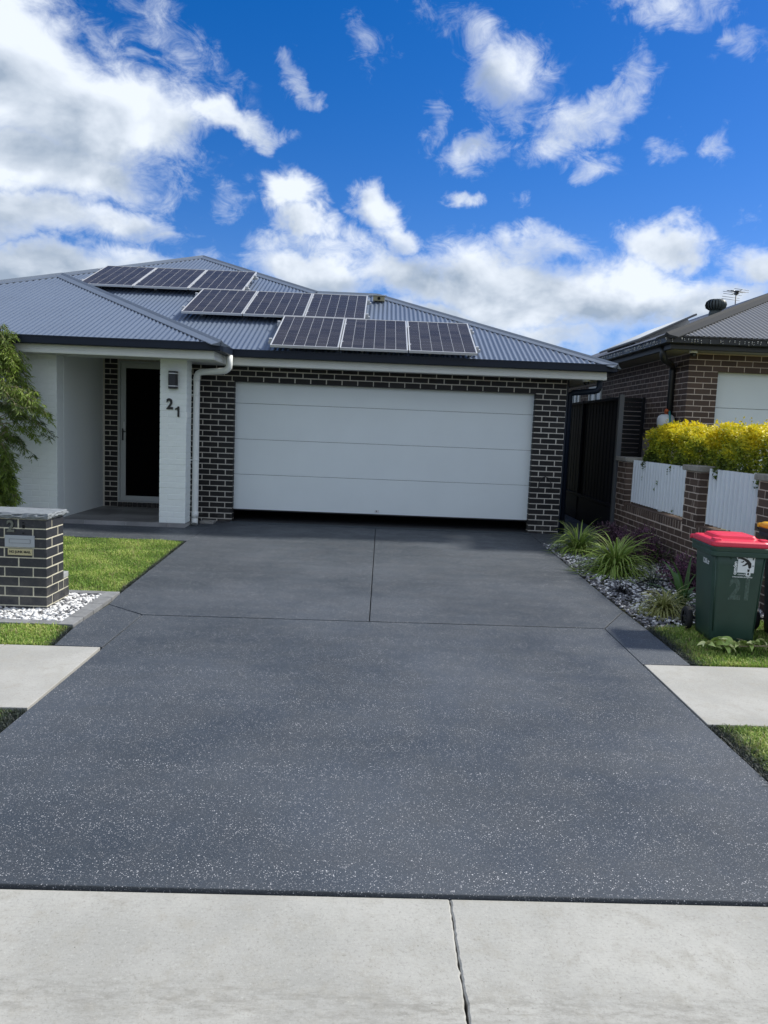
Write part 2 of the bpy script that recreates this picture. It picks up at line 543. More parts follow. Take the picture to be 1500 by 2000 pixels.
M_DARKM = mat('dark_metal', (.012, .013, .016), .4, spec=.5)
M_SILVER = mat('anodised_aluminium', (.62, .63, .64), .4, metal=.3)
M_DFRAME = mat('door_frame_silver', (.42, .44, .44), .4, metal=.15, spec=.5)
M_MESH = mat('security_mesh', (.003, .003, .0035), .9, spec=.02)
M_PVC = mat('white_pvc', (.78, .80, .77), .35, spec=.5, var=.04, vscale=8)
M_TILE = mat('porch_tile', (.19, .188, .19), .45, spec=.5, var=.2, vscale=3, objvar=.38)
M_GROUT = mat('grout', (.50, .50, .48), .9)
M_CELL = mat('solar_cell', (.050, .046, .044), .26, spec=.09, objvar=.22, var=.12, vscale=2)
M_BACKSHEET = mat('solar_backsheet', (.80, .81, .82), .4)
M_FENCE = mat('fence_navy_steel', (.0045, .006, .012), .55, spec=.16)
M_FPOST = mat('fence_post_grey', (.082, .088, .094), .45, spec=.5)
M_CONCAP = mat('sandstone_cap', (.30, .285, .25), .9, var=.25, vscale=14, bump=.6, bscale=70)
M_CORR = mat('white_corrugated', (.74, .79, .83), .28, spec=.5, var=.04, vscale=3)
M_SLATE = mat('slate', (.20, .22, .235), .6, spec=.45, var=.25, vscale=16, bump=.7, bscale=60)
M_PAVER = mat('grey_paver', (.20, .205, .21), .85, var=.18, vscale=14, bump=.4, bscale=110, objvar=.14)
M_BRASS = mat('sign_brass', (.52, .47, .28), .4, metal=.25)
M_PLATE = mat('letter_plate', (.40, .43, .46), .42, metal=.35, var=.05, vscale=9)
M_NUM = mat('grey_green_number', (.17, .18, .155), .4, metal=.5)
M_BLKTXT = mat('black_lettering', (.010, .010, .010), .5)
M_WTXT = mat('white_print', (.75, .78, .78), .5)
M_BIN = mat('bin_green', (.026, .060, .044), .42, spec=.45, var=.18, vscale=3.5, bump=.08, bscale=300)
M_BIN2 = mat('bin_charcoal', (.020, .023, .028), .42, spec=.45, var=.12, vscale=4)
M_RED = mat('lid_red', (.74, .030, .072), .36, spec=.5, var=.06, vscale=5)
M_YEL = mat('lid_yellow', (.86, .44, .012), .36, spec=.5, var=.06, vscale=5)
M_GHOST = mat('faded_sticker', (.060, .098, .080), .55, var=.55, vscale=45)
M_RUBBER = mat('black_rubber', (.012, .012, .013), .75)
M_NROOF = mat('neighbour_roof_steel', (.135, .138, .140), .45, spec=.5, var=.05, vscale=2)
M_NCAP = mat('neighbour_flashing', (.050, .052, .054), .8, spec=.1)
M_NGUT = mat('neighbour_gutter', (.014, .016, .017), .4, spec=.5)
M_NFASC = mat('neighbour_fascia', (.030, .032, .033), .5)
M_NSOF = mat('neighbour_soffit', (.30, .29, .26), .8)
M_VENT = mat('vent_green_grey', (.040, .052, .050), .45, spec=.5)
M_GLASS = mat('window_glass', (.03, .04, .045), .08, spec=.6)
M_BARK = mat('bark', (.06, .045, .032), .9, var=.35, vscale=30, bump=.7, bscale=60)
M_STEM = mat('pale_stem', (.30, .24, .15), .7, var=.2, vscale=30)
M_LEAF = attr_leaf('leaf', .5, .28)
M_GRASS = attr_leaf('grass_blade', .55, .35)
M_STONE = attr_leaf('pebble', .55, 0.0, .4)
M_ORANGE = mat('orange_plastic', (.55, .12, .03), .45)
M_TEAL = mat('teal_plastic', (.02, .20, .20), .45)
M_REEL = mat('reel_white', (.62, .65, .66), .4)
M_BULB = mat('fairy_bulb', (.6, .6, .55), .3)
M_TAG = mat('plant_tag', (.62, .62, .58), .6)

# ------------------------------------------------------------------ brick laying
_bc = {}


def brick_mesh(l, h, d, m_, ch=.0028):
    key = (round(l, 3), round(h, 4), round(d, 3), m_.name)
    if key in _bc: return _bc[key]
    me = MB().box(0, key[0], 0, key[2], 0, key[1]).mesh('brick', m_)
    bm = bmesh.new(); bm.from_mesh(me)
    bmesh.ops.bevel(bm, geom=list(bm.edges), offset=ch, segments=1, affect='EDGES')
    bm.to_mesh(me); bm.free()
    _bc[key] = me
    return me


def put_brick(parent, org, x, y, z, l, h, d, rot, m_, name='brick', jit=.0012):
    o = bpy.data.objects.new(name, brick_mesh(l, h, d, m_))
    # rot 0: face to -Y; -90: face to -X, length towards -Y; +90: face to +X, length towards +Y
    n = {0: (0, -1), -90: (-1, 0), 90: (1, 0)}[rot]
    j = random.uniform(-jit, jit)
    o.location = (x - org[0] + n[0] * j, y - org[1] + n[1] * j, z - org[2])
    o.rotation_euler = (0, 0, R(rot))
    link(o, parent)
    return o


def lay(parent, org, x, y, z, rot, length, courses, ch, m_, first=0, bl=.24, jt=.0105, depth=.11, ins0=None, ins1=None, skip=None, name='brick', phase=0.0, start=None):
    """running bond along a wall face; ins0/ins1(course)->inset at the ends"""
    ux, uy = {0: (1, 0), -90: (0, -1), 90: (0, 1)}[rot]
    for i in range(first, first + courses):
        a = ins0(i) if ins0 else 0.0
        b = length - (ins1(i) if ins1 else 0.0)
        s = (phase + (bl / 2 if i % 2 else 0.0)) if start is None else start(i)
        while s > a: s -= bl
        while s < b:
            p0, p1 = max(s, a), min(s + bl - jt, b)
            s += bl
            if p1 - p0 < .028: continue
            zz = z + (i - first) * ch
            if skip and skip(i, p0, p1, zz): continue
            put_brick(parent, org, x + ux * p0, y + uy * p0, zz, round(p1 - p0, 2) if abs(p1 - p0 - (bl - jt)) > .004 else bl - jt, ch - jt, depth, rot, m_, name)


# ------------------------------------------------------------------ ground, road edge, driveway
g = MB(); g.add([(-900, -600, -.42), (900, -600, -.42), (900, 1500, -.42), (-900, 1500, -.42)], [(0, 1, 2, 3)])
g.build('ground', M_GROUND, kind='structure')
M_ASPH = mat('asphalt', (.085, .085, .085), .9, var=.2, vscale=30, bump=.6, bscale=200)
MB().box(-60, 60, -9, 1.70, -.40, -.262).build('road', M_ASPH, kind='structure')
dz = lambda x, y: zg(y)


def off(k): return lambda x, y: zg(y) + k


# soil under lawns and beds
so = MB()
so.prism([(-30, 2.7), (-1.95, 2.7), (-1.95, 11.9), (-30, 11.9)], -.4, off(-.028))
so.prism([(2.02, 2.7), (30, 2.7), (30, 11.95), (2.02, 11.95)], -.4, off(-.030))
so.build('verge_soil', M_SOIL, kind='structure')
MB().box(4.05, 40, 7.3, 40, -.3, .43).build('raised_yard', M_GROUND, kind='structure')

kerb = bpy.data.objects.new('kerb_crossing', None); link(kerb, kind='structure'); kerb['label'] = 'pale concrete kerb crossing at the street edge of the driveway'
# cross-section in y: back edge, face down to the invert, lip to the road
prof = [(2.648, -.168), (2.60, -.170), (2.45, -.186), (2.30, -.205), (2.19, -.214), (2.08, -.212), (1.90, -.206), (1.72, -.203)]


def kerb_slab(xs0, xs1, jag0=False, jag1=False):
    mb = MB(); ny = 60
    ys = np.linspace(1.72, 2.648, ny)
    zs = np.interp(ys, [p[0] for p in prof][::-1], [p[1] for p in prof][::-1])
    rr = random.Random(5)
    e0, e1 = [], []
    w = 0.0
    for k, y in enumerate(ys):
        w = .75 * w + rr.uniform(-.003, .003)
        wide = .0035 * max(0, min(1, (2.36 - y) / .12))
        e0.append(xs0 + (.0015 + w * .7 + wide * .8 + abs(rr.uniform(0, .0025)) if jag0 else 0) + (.02 * (2.648 - y) if jag0 else 0))
        e1.append(xs1 + (-.0015 + w * .7 - wide * .3 - (.004 if 2.30 < y < 2.36 and rr.random() < .7 else 0) if jag1 else 0) + (.02 * (2.648 - y) if jag1 else 0))
    v, f = [], []
    for k in range(ny):
        yy = ys[k] + (xs0 * .018); z = zs[k]
        v += [(e0[k], ys[k] + e0[k] * .018, z - .1), (e0[k], ys[k] + e0[k] * .018, z - .005), (e0[k] + .006, ys[k] + e0[k] * .018, z),
              (e1[k] - .006, ys[k] + e1[k] * .018, z), (e1[k], ys[k] + e1[k] * .018, z - .005), (e1[k], ys[k] + e1[k] * .018, z - .1)]
    for k in range(ny - 1):
        for c in range(5):
            f.append((k * 6 + c, k * 6 + c + 1, (k + 1) * 6 + c + 1, (k + 1) * 6 + c)[::-1])
    f.append(tuple(range((ny - 1) * 6, ny * 6)))
    mb.add(v, f)
    return mb.build('slab', M_KERB, kerb)


kerb_slab(-5.2, .327, jag1=True)
kerb_slab(.327, 5.6, jag0=True)
MB().prism([(-6, 1.72 - .1), (6, 1.72 + .1), (6, 2.66 + .1), (-6, 2.66 - .1)], -.4, -.262).build('joint_bed', M_JOINT, kerb)

drive = bpy.data.objects.new('driveway', None); link(drive, kind='structure'); drive['label'] = 'dark slate coated driveway flecked with pale chips'


def slab(pts, gap=.0042, ch=.0025, name='slab', m_=M_DRIVE, parent=None, k=0.0, th=.09):
    """polygon (ccw) shrunk by the joint gap with a small arris"""
    n = len(pts)

    def shrink(d):
        out = []
        for i in range(n):
            p0, p1, p2 = Vector(pts[i - 1]), Vector(pts[i]), Vector(pts[(i + 1) % n])
            a = (p1 - p0).normalized(); b = (p2 - p1).normalized()
            na, nb = Vector((-a.y, a.x)), Vector((-b.y, b.x))
            den = 1 + na.dot(nb)
            out.append(p1 + (na + nb) * (d / den))
        return out
    a, b = shrink(gap), shrink(gap + ch)
    v = [(p.x, p.y, zg(p.y) - th + k) for p in a] + [(p.x, p.y, zg(p.y) - ch + k) for p in a] + [(p.x, p.y, zg(p.y) + k) for p in b]
    f = [tuple(range(n - 1, -1, -1)), tuple(range(2 * n, 3 * n))]
    for r_ in range(2):
        f += [(r_ * n + i, r_ * n + (i + 1) % n, (r_ + 1) * n + (i + 1) % n, (r_ + 1) * n + i) for i in range(n)]
    return MB().add(v, f).build(name, m_, drive if parent is None else parent)


slab([(-2.2, 2.618), (2.2, 2.690), (2.03, 3.1), (2.005, 4.376), (2.003, 6.43), (-.02, 6.372), (-1.925, 6.315), (-1.94, 3.9), (-2.0, 3.1)])
slab([(-1.938, 5.422), (-1.925, 6.315), (-2.312, 6.62), (-2.334, 5.94), (-2.288, 5.42)])
slab([(2.003, 5.487), (2.372, 5.515), (2.376, 6.447), (2.003, 6.43)], gap=.002)
slab([(2.003, 6.43), (2.376, 6.447), (2.363, 7.07)], gap=.002)
slab([(-1.925, 6.327), (-.02, 6.384), (.003, 11.72), (-2.465, 11.72), (-2.465, 9.99), (-2.346, 6.96), (-2.312, 6.62)])
slab([(-.02, 6.384), (2.003, 6.442), (2.363, 7.07), (2.385, 9.9), (2.40, 11.72), (.003, 11.72)])
slab([(-6.5, 9.965), (-2.465, 9.99), (-2.465, 11.90), (-6.5, 11.90)], gap=.0015)
slab([(2.40, 10.55), (3.74, 10.9), (3.74, 17), (2.875, 17), (2.875, 11.90), (2.40, 11.90)])
MB().prism([(-2.1, 2.69), (1.97, 2.75), (2.3, 6.45), (2.3, 11.70), (-2.3, 11.70), (-2.3, 6.6), (-1.96, 3.9)], -.4, off(-.030)).build('joint_bed', M_JOINT, drive)

# footpaths
fpl = bpy.data.objects.new('footpath', None); link(fpl, kind='structure'); fpl['label'] = 'pale concrete footpath beside the letterbox'
slab([(-2.62, 4.24), (-1.947, 4.257), (-1.947, 5.418), (-2.625, 5.40)], gap=.004, parent=fpl, m_=M_PATH)
slab([(-4.1, 4.20), (-2.62, 4.24), (-2.625, 5.40), (-4.1, 5.36)], gap=.004, parent=fpl, m_=M_PATH)
fpr = bpy.data.objects.new('footpath', None); link(fpr, kind='structure'); fpr['label'] = 'pale concrete footpath by the wheelie bins'
slab([(2.012, 4.378), (3.6, 4.42), (3.6, 5.545), (2.010, 5.483)], gap=.005, parent=fpr, m_=M_PATH)
slab([(3.6, 4.42), (5.1, 4.46), (5.1, 5.60), (3.6, 5.545)], gap=.005, parent=fpr, m_=M_PATH)

# ------------------------------------------------------------------ the house
HOUSE = thing('brick_house', 'single storey charcoal brick house with steel roof and white garage door', 'house', (0, 11.9, 0))
HO = Vector((0, 11.9, 0))
T, T2 = .408, .400                             # roof slopes (rise over run)
CH, Z0 = .0847, .045
YFAC = 11.9

# --- garage front: mortar core, bricks, lintel
core = MB()
e = .0016
core.box(-3.14, -2.245, YFAC + e, YFAC + .16, -.06, 2.44)
core.box(2.385, 2.852, YFAC + e, YFAC + .16, -.14, 2.44)
core.box(-2.245, 2.385, YFAC + e, YFAC + .16, Z0 + 25 * CH + .004, 2.44)
GW = core.build('garage_wall', M_MORTAR, HOUSE, world=True)
GWO = HO
# left pier: corner on the right; right pier: corner on the left; lintel bond keeps the same rhythm
for i in range(-1, 25):
    z = Z0 + i * CH
    h = CH - .0110
    # left pier, bricks counted from its right corner
    xs = [-2.24]
    w0 = .229 if i % 2 else .109
    x1 = -2.24
    w = w0
    while x1 - .03 > -3.14:
        x0 = max(x1 - w, -3.14)
        if i >= 0 or x0 < -2.30:
            zz, hh = (z, h) if i >= 0 else (z + .035, h - .035)
            put_brick(GW, GWO, x0, YFAC, zz, round(x1 - x0, 3), hh, .15, 0, M_BRICK)
        x1 = x0 - .0120; w = .228
    # right pier, from its left corner
    x0 = 2.38; w = .229 if i % 2 else .109
    while x0 + .03 < 2.855:
        x1 = min(x0 + w, 2.855)
        put_brick(GW, GWO, x0, YFAC, z, round(x1 - x0, 3), h, .15, 0, M_BRICK)
        x0 = x1 + .0120; w = .228
put_brick(GW, GWO, 2.62, YFAC, Z0 - 2 * CH, .229, CH - .0105, .15, 0, M_BRICK)
lay(GW, GWO, -3.14, YFAC, Z0 + 25 * CH, 0, 5.995, 3, CH, M_BRICK, first=1, bl=.24, phase=.03, depth=.12, jt=.012)
MB().box(-2.40, 2.54, YFAC + .010, YFAC + .14, Z0 + 25 * CH - .008, Z0 + 25 * CH + .0035).build('lintel_bar', M_DARKM, HOUSE, world=True)
MB().box(2.858, 2.885, YFAC + .03, YFAC + .06, -.1, 2.40).build('corner_trim', M_GUTTER, HOUSE, world=True)

# --- side, back and inner walls
sw = MB()
sw.box(2.63, 2.850, YFAC + .17, 18.0, -.15, 2.44)
sw.box(-10.2, 2.63, 17.8, 18.0, -.15, 2.44)
sw.build('side_wall', M_WALLBRK, HOUSE, world=True)
gi = MB()
gi.box(-2.9, -2.78, YFAC + .17, 17.7, -.05, 2.5)
gi.box(-2.78, 2.62, 17.5, 17.6, -.05, 2.5)
gi.box(-2.95, 2.9, YFAC + .18, 17.8, 2.445, 2.47)
gi.build('garage_interior', mat('garage_lining', (.10, .10, .10), .9), HOUSE, world=True)
MB().box(-2.78, 2.62, 11.75, 17.5, -.2, -.002).build('garage_floor', mat('garage_floor', (.05, .053, .06), .8), HOUSE, world=True)
th = MB()
th.box(-2.25, 2.39, 11.735, 11.775, -.06, .004); th.box(-2.25, 2.39, 11.79, 11.84, -.06, .010)
th.box(-2.25, 2.39, 11.865, 11.90, -.06, .006)
th.build('threshold', mat('threshold_grey', (.055, .068, .08), .5, spec=.5, var=.1, vscale=9), HOUSE, world=True)

# --- garage door, panels
gd = MB(); gd.box(-2.30, 2.44, YFAC + .16, YFAC + .17, .17, 2.40)
GDOOR = gd.build('garage_door', M_DARKM, HOUSE, world=True)
DB, DT = .175, 2.32
zs = [.185, .735, 1.283, 1.835, 2.36]
for i in range(4):
    MB().box(-2.285, 2.425, YFAC + .115, YFAC + .158, zs[i] + .0022, zs[i + 1] - .0022).build('panel', M_DOORP, GDOOR, bevel=.004, world=True)
MB().box(-2.285, 2.425, YFAC + .12, YFAC + .15, .168, .186).build('bottom_seal', M_RUBBER, GDOOR, world=True)
lk = MB().box(-.02, .045, YFAC + .106, YFAC + .116, .215, .255); lk.build('lock_plate', M_SILVER, GDOOR, world=True)
MB().box(.0, .012, YFAC + .100, YFAC + .107, .225, .245).build('lock_plate', M_DARKM, GDOOR, world=True)
fr = MB(); fr.box(-2.235, -2.20, YFAC + .155, YFAC + .158, 0, 2.2)
# --- porch: slab and tiles
PS = MB().box(-4.60, -2.765, 11.075, 12.90, -.10, .040).build('porch_slab', M_GROUT, HOUSE, world=True)
xs_t = [-4.605, -4.16, -3.71, -3.16, -2.745]
xx = -4.60
for a, b in ((-4.60, -4.215), (-4.215, -3.615), (-3.615, -3.015), (-3.015, -2.755)):
    MB().box(a + .004, b - .004, 11.062, 11.074, -.03, .047).build('tile', M_TILE, PS, world=True)
for r_, (y0, y1) in enumerate(((11.062, 11.26), (11.26, 11.46), (11.46, 11.66), (11.66, 11.86), (11.86, 12.06), (12.06, 12.26), (12.26, 12.46), (12.46, 12.66), (12.66, 12.89))):
    cuts = [-4.60] + [x for x in (-4.1 + .37 * (r_ % 3), -3.2 + .25 * (r_ % 3)) if x < -2.85] + [-2.755]
    for a, b in zip(cuts, cuts[1:]):
        MB().box(a + .0015, b - .0015, y0 + .0015, y1 - .0015, .041, .050).build('tile', M_TILE, PS, world=True)
MB().box(-3.7, -2.757, 11.34, 11.36, -.1, .045).build('slab_edge', M_GROUT, PS, world=True)

# --- white painted walls and the porch pier
wl = MB()
wl.box(-9.0, -4.602, 11.0625, 11.30, -.1, 2.44)
WL = wl.build('painted_wall', M_WHITEB, HOUSE, world=True)
lay(WL, HO, -5.56, 11.06, -.055, 0, .96, 29, CH, M_WHITEB, bl=.24, jt=.008, depth=.10, name='painted_brick', phase=.0)
MB().box(-4.86, -4.5985, 11.302, 12.90, -.1, 2.53).build('painted_return', M_WHITEW, HOUSE, world=True)
pc = MB(); pc.box(-3.132, -2.762, 11.063, 11.34, .049, 2.44)
PP = pc.build('painted_pier', M_WHITEB, HOUSE, world=True)
for i in range(28):
    z = .052 + i * CH
    h = CH - .009
    cuts = [(-3.136, -2.906), (-2.900, -2.757)] if i % 2 else [(-3.136, -3.022), (-3.016, -2.757)]
    for a, b in cuts:
        o = put_brick(PP, HO, a, 11.06, z, round(b - a, 3), h, .125 if b < -2.8 or i % 2 == 0 else .285, 0, M_WHITEB, 'painted_brick', .0022)
    if i % 2 == 0: put_brick(PP, HO, -2.757, 11.19, z, .155, h, .10, 90, M_WHITEB, 'painted_brick')

# --- porch back wall with door
bw = MB(); bw.box(-4.66, -4.352, 12.9016, 13.05, .0, 2.55); bw.box(-3.42, -3.0, 12.9016, 13.05, 0, 2.55)
bw.box(-3.135, -3.0, 12.05, 12.9016, 0, 2.55); bw.box(-4.352, -3.42, 12.95, 13.05, 2.45, 2.55)
BW = bw.build('porch_wall', M_MORTAR, HOUSE, world=True)
for i in range(29):
    z = .052 + i * CH
    if i % 2:
        put_brick(BW, HO, -4.572, 12.90, z, .215, CH - .0105, .11, 0, M_BRICK)
    else:
        put_brick(BW, HO, -4.572, 12.90, z, .085, CH - .0105, .11, 0, M_BRICK)
        put_brick(BW, HO, -4.476, 12.90, z, .119, CH - .0105, .11, 0, M_BRICK)
MB().box(-4.35, -3.4, 12.905, 13.05, .0, .128).build('sill_bed', M_MORTAR, HOUSE, world=True)
for k in range(12):
    put_brick(BW, HO, -4.345 + k * .0815, 12.878, .052, .072, .072, .12, 0, M_BRICK)
DO = MB().box(-4.30, -3.45, 13.02, 13.05, .13, 2.42).build('front_door', mat('door_black', (.006, .006, .007), .5), HOUSE, world=True)
fm = MB()
fm.box(-4.348, -4.318, 12.895, 13.02, .13, 2.47); fm.box(-3.452, -3.422, 12.895, 13.02, .13, 2.47)
fm.box(-4.318, -3.452, 12.895, 13.02, 2.44, 2.47); fm.box(-4.318, -3.452, 12.895, 13.02, .13, .146)
fm.build('door_frame', M_DFRAME, DO, world=True)
sf = MB()
sf.box(-4.316, -4.226, 12.915, 12.945, .150, 2.436); sf.box(-3.544, -3.455, 12.915, 12.945, .150, 2.436)
sf.box(-4.226, -3.544, 12.915, 12.945, .150, .235); sf.box(-4.226, -3.544, 12.915, 12.945, 2.355, 2.436)
sf.build('screen_frame', M_DFRAME, DO, bevel=.003, world=True)
MB().box(-4.226, -3.544, 12.928, 12.936, .235, 2.355).build('security_mesh', M_MESH, DO, world=True)
hd = MB(); hd.box(-4.286, -4.262, 12.900, 12.916, 1.16, 1.36); hd.tube([(-4.274, 12.905, 1.31), (-4.274, 12.872, 1.31), (-4.215, 12.870, 1.31)], .0075, 8)
hd.build('handle', M_DARKM, DO, world=True)
MB().box(-4.262, -4.240, 12.900, 12.916, 1.34, 1.47).build('lock', M_SILVER, DO, world=True)
MB().box(-4.86, -3.0, 10.64, 13.2, 2.535, 2.55).build('porch_ceiling', M_SOFFIT, HOUSE, world=True)
MB().box(-4.60, -3.10, 11.10, 11.33, 2.385, 2.53).build('porch_beam', M_SOFFIT, HOUSE, bevel=.004, world=True)

# --- fascia, soffit, gutter swept round the eaves
EAVE = [(-9.0, 10.50), (-2.168, 10.50), (-2.168, 11.35), (3.44, 11.35), (3.44, 18.2)]


def sweep(path, prof_, closed=False):
    """prof_: (inset to the left of travel, z) ; mitred"""
    pts = [Vector(p) for p in path]
    mb = MB(); rows = []
    for i, p in enumerate(pts):
        d0 = (p - pts[i - 1]).normalized() if i else None
        d1 = (pts[i + 1] - p).normalized() if i < len(pts) - 1 else None
        d0 = d0 or d1; d1 = d1 or d0
        n0, n1 = Vector((-d0.y, d0.x)), Vector((-d1.y, d1.x))
        mm = (n0 + n1) / (1 + n0.dot(n1))
        rows.append([(p.x + mm.x * a, p.y + mm.y * a, z) for a, z in prof_])
    n = len(prof_)
    v = [q for r_ in rows for q in r_]; f = []
    for i in range(len(pts) - 1):
        for k in range(n):
            f.append((i * n + k, (i + 1) * n + k, (i + 1) * n + (k + 1) % n, i * n + (k + 1) % n)[::-1])
    f.append(tuple(range(n))); f.append(tuple((len(pts) - 1) * n + k for k in range(n - 1, -1, -1)))
    return mb.add(v, f)


RF = MB().add([(-10.47, 26, 2.50), (2.3, 26, 2.50), (2.3, 18.5, 2.50), (-10.47, 18.5, 2.50)], [(0, 1, 2, 3)])
ROOF = RF.build('roof', M_SOFFIT, HOUSE, world=True)
GUT = sweep(EAVE, [(0, 2.575), (0, 2.492), (.012, 2.484), (.115, 2.484), (.115, 2.50), (.014, 2.50), (.010, 2.575)]).build('gutter', M_GUTTER, ROOF, world=True)
sweep(EAVE, [(-.006, 2.594), (-.006, 2.574), (.012, 2.574), (.012, 2.594)]).build('gutter_bead', M_GUTTER, ROOF, world=True)
sweep(EAVE, [(.116, 2.555), (.116, 2.425), (.112, 2.420), (.112, 2.385), (.116, 2.372), (.136, 2.372), (.136, 2.555)]).build('fascia', M_FASCIA, ROOF, world=True)
sweep(EAVE, [(.136, 2.392), (.136, 2.386), (.70, 2.386), (.70, 2.392)]).build('soffit', M_SOFFIT, ROOF, world=True)

WAVE, AMP = .076, .008


def corr_front(x0, x1, ylo, yhi, zf, name, m_, parent, n=8, th=.0):
    """corrugated sheet whose ribs run up the slope along +Y; ylo/yhi functions of x"""
    xs = np.arange(x0, x1, WAVE / n)
    lo = np.array([ylo(x) for x in xs]); hi = np.array([yhi(x) for x in xs])
    ok = hi > lo + 1e-3
    xs, lo, hi = xs[ok], lo[ok], hi[ok]
    h = AMP * np.cos(2 * np.pi * xs / WAVE)
    slope = (zf(0, 1) - zf(0, 0)); c = 1 / math.sqrt(1 + slope ** 2); s_ = slope * c
    V = []
    for yy in (lo, hi):
        z = np.array([zf(x, y) for x, y in zip(xs, yy)])
        V.append(np.stack([xs, yy - s_ * h, z + c * h], 1))
    V = np.concatenate(V) - np.array(HO if parent is not None else (0, 0, 0))
    k = len(xs); i = np.arange(k - 1)
    keep = np.diff(xs) < WAVE / n * 1.6
    i = i[keep]
    return np_mesh(name, V, np.stack([i, i + 1, k + i + 1, k + i], 1), m_, parent, smooth=True)


G1 = (-.136, 14.915); J = (-1.271, 14.915); A = (-4.086, 17.73)
ZE = 2.572
zmain = lambda x, y: ZE + T * (y - 11.36)
zbay = lambda x, y: 2.582 + T2 * (y - 10.51)


def yhi_main(x):
    if x >= G1[0]: return 11.35 + (3.43 - x) - .01
    if x >= J[0]: return G1[1]
    if x >= A[0]: return J[1] + (J[0] - x)
    return A[1] + (x - A[0])


BX = -5.753; BY = 10.51 + (-2.168 - BX)
corr_front(-9.6, 3.43, lambda x: 11.37, yhi_main, zmain, 'roof_sheet', M_ROOF, ROOF)
corr_front(-9.2, -2.168, lambda x: 10.52, lambda x: 10.51 + min(-2.168 - x, x + 9.338), zbay, 'roof_sheet', M_ROOF, ROOF)
ZA = zmain(0, A[1]); ZG = zmain(0, G1[1]); ZB = zbay(0, BY)
oth = MB()
hx = A[0] + (ZA - ZE) / T
oth.add([(3.43, 11.36, ZE), (3.43, 18.48, ZE), (G1[0], G1[1], ZG)], [(0, 1, 2)])
oth.add([(G1[0], G1[1], ZG), (3.43, 18.48, ZE), (hx - .5, 18.48, ZE), (J[0], J[1], ZG)], [(0, 1, 2, 3)])
oth.add([(A[0], A[1], ZA), (J[0], J[1], ZG), (hx, 18.48, ZE), (hx, 26, ZE), (A[0], 26, ZA)], [(0, 1, 2, 3, 4)])
oth.add([(A[0], A[1], ZA), (A[0], 26, ZA), (A[0] - (hx - A[0]), 26, ZE), (A[0] - (hx - A[0]), 11.36, ZE)], [(0, 1, 2, 3)])
yv = 11.36 + (ZB - ZE) / T
oth.add([(-2.168, 10.51, 2.582), (-2.168, 11.40, 2.582), (BX, yv, ZB), (BX, BY, ZB)], [(0, 1, 2, 3)])
oth.add([(-9.338, 10.51, 2.582), (BX, BY, ZB), (BX, yv, ZB), (-9.338, 11.40, 2.582)], [(0, 1, 2, 3)])
oth.build('roof_plane', M_ROOF, ROOF, world=True)


sk_ = MB()  # black filler sheets added under the roofing to block sky leaking through
sk_.add([(3.40, 11.40, ZE - .02), (G1[0], G1[1], ZG - .03), (J[0], J[1], ZG - .03), (A[0], A[1], ZA - .03), (-9.6, A[1] - 5.514, ZA - 5.514 * T - .03), (-9.6, 11.40, ZE - .02)], [(0, 1, 2, 3, 4, 5)])
sk_.add([(-2.20, 10.55, 2.565), (BX, BY, ZB - .03), (-9.3, 10.55, 2.565)], [(0, 1, 2)])
sk_.build('sky_leak_filler', M_BLACK, ROOF, world=True)


def cap(p, q, n1, n2, name='ridge_cap', w=.135, m_=M_CAP, parent=None, lift=.014):
    """folded flashing over the line p-q between planes with normals n1, n2"""
    p, q, n1, n2 = Vector(p), Vector(q), Vector(n1).normalized(), Vector(n2).normalized()
    d = (q - p).normalized()
    f1 = d.cross(n1).normalized(); f2 = n2.cross(d).normalized()
    up = (n1 + n2).normalized()
    if f1.z > 0: f1 = -f1
    if f2.z > 0: f2 = -f2
    prof_ = [f1 * w + n1 * (lift - .010), f1 * (w - .004) + n1 * lift, f1 * .035 + n1 * (lift + .004), f1 * .022 + up * .030, up * .042, f2 * .022 + up * .030, f2 * .035 + n2 * (lift + .004), f2 * (w - .004) + n2 * lift, f2 * w + n2 * (lift - .010)]
    mb = MB(); n = len(prof_)
    v = [p + o for o in prof_] + [q + o for o in prof_]
    mb.add(v, [(k, k + 1, n + k + 1, n + k) for k in range(n - 1)])
    mb.add([p + o for o in prof_], [tuple(range(n))])
    return mb.build(name, m_, parent or ROOF, world=True)


NF, NR, NL, NB = (0, -T, 1), (T, 0, 1), (-T, 0, 1), (0, T, 1)
cap((3.44, 11.36, ZE), (G1[0], G1[1], ZG), NF, NR)
cap((G1[0], G1[1], ZG), (J[0], J[1], ZG), NF, NB)
cap((J[0], J[1], ZG), (A[0], A[1], ZA), NF, NR)
cap((A[0], A[1], ZA), (-9.6, A[1] - 5.514, ZA - 5.514 * T), NF, NL)
cap((A[0], A[1], ZA), (A[0], 26, ZA), NL, NR)
cap((-2.165, 10.50, 2.582), (BX, BY, ZB), NF, NR, w=.15)
cap((BX, BY, ZB), (-9.338, 10.51, 2.582), NF, NL, w=.15)
cap((BX, BY, ZB), (BX, yv, ZB), NL, NR, w=.15)
# roofing screws on the crests, in rows up the slope (too fine to pick apart one by one)
scr = MB()
ca, sa = 1 / math.sqrt(1 + T * T), T / math.sqrt(1 + T * T)


def screw(x, y, z):
    r_ = .0075
    c = Vector((x, y, z)) + Vector((0, -sa, ca)) * (AMP + .003)
    scr.add([c + Vector((r_ * math.cos(a), r_ * math.sin(a) * ca, r_ * math.sin(a) * sa)) for a in [k * math.pi / 3 for k in range(6)]], [(0, 1, 2, 3, 4, 5)])


